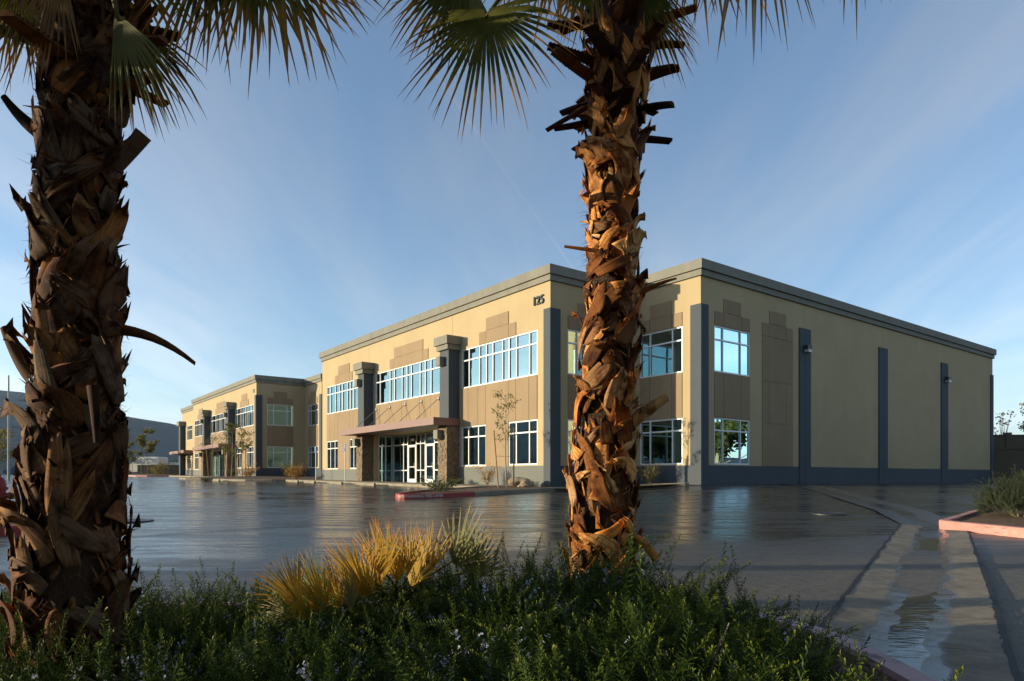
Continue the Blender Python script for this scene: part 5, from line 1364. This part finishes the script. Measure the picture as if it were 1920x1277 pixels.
# ---- low wall, parked vehicles and far trees on the left
def low_wall(p0, p1, h, th, mat, name, lab, z):
    p0, p1 = Vector((*p0, 0)), Vector((*p1, 0)); d = p1 - p0; root = empty(name, (p0.x, p0.y, z), math.atan2(d.y, d.x), lab, 'wall')
    m = MB(); m.box(0, d.length, -th / 2, th / 2, -1.2, h); m.build('wall_body', mat, root)
    m = MB(); m.box(-.03, d.length + .03, -th / 2 - .04, th / 2 + .04, h + .002, h + .10); m.build('coping', mat, root)
    return root
low_wall((-53.0, 95.5), (-41.5, 96.5), 1.28, .3, M['lowwall'], 'low_wall', 'low tan wall in the distance left of the farthest building', 1.42)
def vehicle(x, y, z, rz, Ln, w, h, box, paint, lab, cat, name):
    root = empty(name, (x, y, z), rz, lab, cat); L2 = Ln / 2
    prof = [(-L2, .35), (-L2, h * (.95 if box else .62)), (-L2 * .9, h if box else h * .66), (L2 * (.2 if box else -.55), h if box else h * .68)] + ([] if box else [(-L2 * .38, h), (L2 * .22, h)]) + [(L2 * (.45), h * .62), (L2 * .95, h * .52), (L2, h * .42), (L2, .35)]
    m = MB(); k = len(prof)
    for s in (-1, 1): m.v += [(a, s * w / 2 * (.9 if b > h * .7 and not box else 1), b) for a, b in prof]
    for i in range(k): m.f.append((i, (i + 1) % k, k + (i + 1) % k, k + i))
    m.f.append(tuple(range(k))[::-1]); m.f.append(tuple(range(k, 2 * k))); m.build('body', M[paint], root, bevel=.05)
    m = MB()
    for s in (-1, 1): m.hexa([(L2 * .05, s * w / 2 * 1.004 - .002, h * .62), (L2 * .38, s * w / 2 * 1.004 - .002, h * .62), (L2 * .38, s * w / 2 * 1.004 + .004, h * .62), (L2 * .05, s * w / 2 * 1.004 + .004, h * .62), (L2 * .05, s * w / 2 * .95 - .002, h * .9), (L2 * .22, s * w / 2 * .95 - .002, h * .9), (L2 * .22, s * w / 2 * .95 + .004, h * .9), (L2 * .05, s * w / 2 * .95 + .004, h * .9)])
    m.build('side_window', M['glass'], root)
    for sx in (-.62, .62):
        for s in (-1, 1):
            m = MB(); m.lathe([(0, -.1), (.26, -.1), (.34, -.07), (.34, .07), (.26, .1), (0, .1)], n=16); o = m.build('wheel', M['rubber'], root, (sx * L2, s * (w / 2 - .08), .34)); o.rotation_euler = (R(90), 0, 0)
vehicle(-55.5, 102, 1.5, R(170), 6.2, 2.1, 2.6, True, 'vanpaint', 'white box van parked behind the low tan wall', 'van', 'parked_van')
vehicle(-51.0, 103, 1.55, R(5), 4.8, 1.8, 1.75, False, 'vanpaint', 'white car parked behind the low tan wall', 'car', 'parked_car')
vehicle(-78.5, 108, 1.3, R(10), 4.8, 1.8, 1.5, False, 'bluepaint', 'blue car parked far off at the left edge behind the tall pole', 'car', 'parked_car')
def far_tree(x, y, z, h, w, seed, mat, lab, n=900, sz=.2, grp='far trees beyond the parking lot'):
    root = empty('far_tree', (x, y, z), 0, lab, 'tree', grp); q = np.random.default_rng(seed); t = MB(); pts = []
    t.tube([(0, 0, -.5), (0, .05, h * .3), (.05, 0, h * .62)], [.022 * h, .017 * h, .008 * h], 7)
    cl = [(q.normal() * w * .28, q.normal() * w * .28, h * q.uniform(.42, .95)) for _ in range(11)]
    for c in cl:
        t.tube([(0, 0, h * .28), (c[0] * .5, c[1] * .5, h * .28 + (c[2] - h * .28) * .55), c], [.008 * h, .005 * h, .002 * h], 5, False)
        rr = w * q.uniform(.14, .26)
        for _ in range(n // 11): v = q.normal(size=3); v /= np.linalg.norm(v); v *= rr * q.random() ** .4; pts.append((c[0] + v[0], c[1] + v[1], c[2] + v[2] * .8))
    t.build('trunk', M['paletrunk'], root); link('crown', leaf_cloud(pts, sz, seed, 1, mat), root)
far_tree(-57.6, 99.5, 1.4, 3.0, 2.4, 1, M['olivebush'], 'olive tree rising over the left end of the low tan wall', 700, .16)
far_tree(-62, 130, 1.6, 4.6, 4, 2, M['bushgreen'], 'dark tree far behind the low tan wall', 700, .2)
far_tree(-56, 132, 1.6, 5.4, 4, 3, M['olivebush'], 'olive tree far behind the right end of the low tan wall', 700, .2)
far_tree(-70, 92, 1.0, 6.5, 4, 4, M['olivebush'], 'olive tree at the left edge beside the tall pole', 700, .2)
far_tree(-90, 118, 1.2, 7, 5, 5, M['bushgreen'], 'dark tree far off at the left picture edge', 700, .22)
# houses at the foot of the hills
hr = random.Random(8)
for i, (px, Yh, nm_) in enumerate([(278, 640, 'leftmost'), (292, 700, 'second'), (305, 650, 'third'), (318, 760, 'fourth'), (330, 680, 'fifth'), (338, 620, 'sixth')]):
    x = (px - CXP) / FPX * Yh; root = empty('far_house', (x, Yh, 2.2), hr.uniform(-.4, .4), nm_ + ' of the tiny pale houses below the hills beyond the low wall' if i else 'leftmost of the tiny pale houses below the hills beyond the low wall', 'house', 'far houses below the hills')
    w = hr.uniform(5, 7); d = 5; h = hr.uniform(5, 7)
    m = MB(); m.box(-w, w, -d, d, -2, h); m.build('wall', M['beige'], root)
    m = MB(); m.hexa([(-w - .5, -d - .5, h + .01), (w + .5, -d - .5, h + .01), (w + .5, d + .5, h + .01), (-w - .5, d + .5, h + .01), (-w * .4, -.2, h + 2.6), (w * .4, -.2, h + 2.6), (w * .4, .2, h + 2.6), (-w * .4, .2, h + 2.6)]); m.build('roof', M['canopy'], root)
    for sx in (-.5, .5): m = MB(); m.box(sx * w - .8, sx * w + .8, -d - .05, -d + .1, h - 2.6, h - 1.0); m.build('window', M['glass'], root)
# ---- block walls behind the right end
def block_wall(p0, p1, z0, h, lab, pil=4.0):
    r0 = low_wall(p0, p1, h, .3, M['blockwall'], 'block_wall', lab, z0); Ln = (Vector(p1) - Vector(p0)).length; s = .2
    while s < Ln: m = MB(); m.box(s - .22, s + .22, -.24, .24, -1, h + .28); m.build('pier', M['blockwall'], r0); s += pil
block_wall((35.15, 49.7), (60, 45), .3, 2.85, 'dark block wall butting the far right corner of the building', 40)
block_wall((36, 57.5), (66, 54), .3, 4.3, 'higher block wall behind the first at the right edge', 5.6)
far_tree(42.6, 58.5, 2.0, 4.9, 1.5, 21, M['bushgold'], 'thin reddish tree showing over the block wall by the building', 160, .12, 'trees behind the block wall')
far_tree(48.2, 61, 1.5, 6.2, 3.0, 22, M['olivebush'], 'olive tree over the block wall at the right picture edge', 900, .18, 'trees behind the block wall')

# ------------------------------------------------------------------ more palms of the same row, left of the picture: they shade the foreground
for i, (x, y, h, sd) in enumerate([(-5.6, 2.15, 3.5, 31), (-6.5, 5.05, 4.7, 32), (-13.5, 6.5, 3.5, 33)]):
    z = Hf(x, y) + .1
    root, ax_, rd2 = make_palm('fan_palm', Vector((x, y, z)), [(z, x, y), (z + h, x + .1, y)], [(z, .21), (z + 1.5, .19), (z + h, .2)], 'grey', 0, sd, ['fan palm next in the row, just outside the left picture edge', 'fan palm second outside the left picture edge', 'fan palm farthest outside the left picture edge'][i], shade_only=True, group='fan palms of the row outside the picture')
    crown(root, Vector((x + .1, y, z + h)), 40 if i == 1 else 24, .85, .9, sd, M['frond'], -.45, 1.3)

# ------------------------------------------------------------------ trees of the neighbouring lot, right of the picture (they stand in the side windows' reflections)
for i, (x, y, h, w) in enumerate([(33, 14, 6.5, 6), (39, 19, 7.0, 6.5), (45, 24, 6.5, 6.5), (51, 30, 7.0, 6.5), (36, 8, 6.0, 6)]):
    far_tree(x, y, Hf(x, y), h, w, 50 + i, M['bushgreen'], ['nearest', 'second', 'third', 'fourth', 'last'][i] + ' of the dark trees of the neighbouring lot outside the right edge', 5200, .34, 'trees of the neighbouring lot outside the picture')

# ------------------------------------------------------------------ air
def haze():
    m = MB(); m.box(-9500, 9500, -9500, 9600, -6, 640)
    mt = bpy.data.materials.new('haze'); mt.use_nodes = True; nt = mt.node_tree; nt.nodes.clear()
    o = nt.nodes.new('ShaderNodeOutputMaterial'); v = nt.nodes.new('ShaderNodeVolumePrincipled')
    v.inputs['Color'].default_value = (0.55, 0.76, 1.0, 1); v.inputs['Density'].default_value = 0.00004; v.inputs['Anisotropy'].default_value = 0.3
    nt.links.new(v.outputs[0], o.inputs['Volume'])
    h = m.build('haze', mt); h['kind'] = 'stuff'
haze()

# ------------------------------------------------------------------ unseen trees added behind the camera to block sky light from the foreground
for i, (x, y) in enumerate([(-6.0, -6.5), (-1.0, -7.5), (4.5, -7.0), (10.0, -5.0)]):
    far_tree(x, y, Hf(x, y), 8.0, 6.5, 70 + i, M['bushgreen'], ['leftmost', 'second', 'third', 'rightmost'][i] + ' of the unseen trees added behind the camera to block sky light', 4200, .32, 'unseen trees added behind the camera')
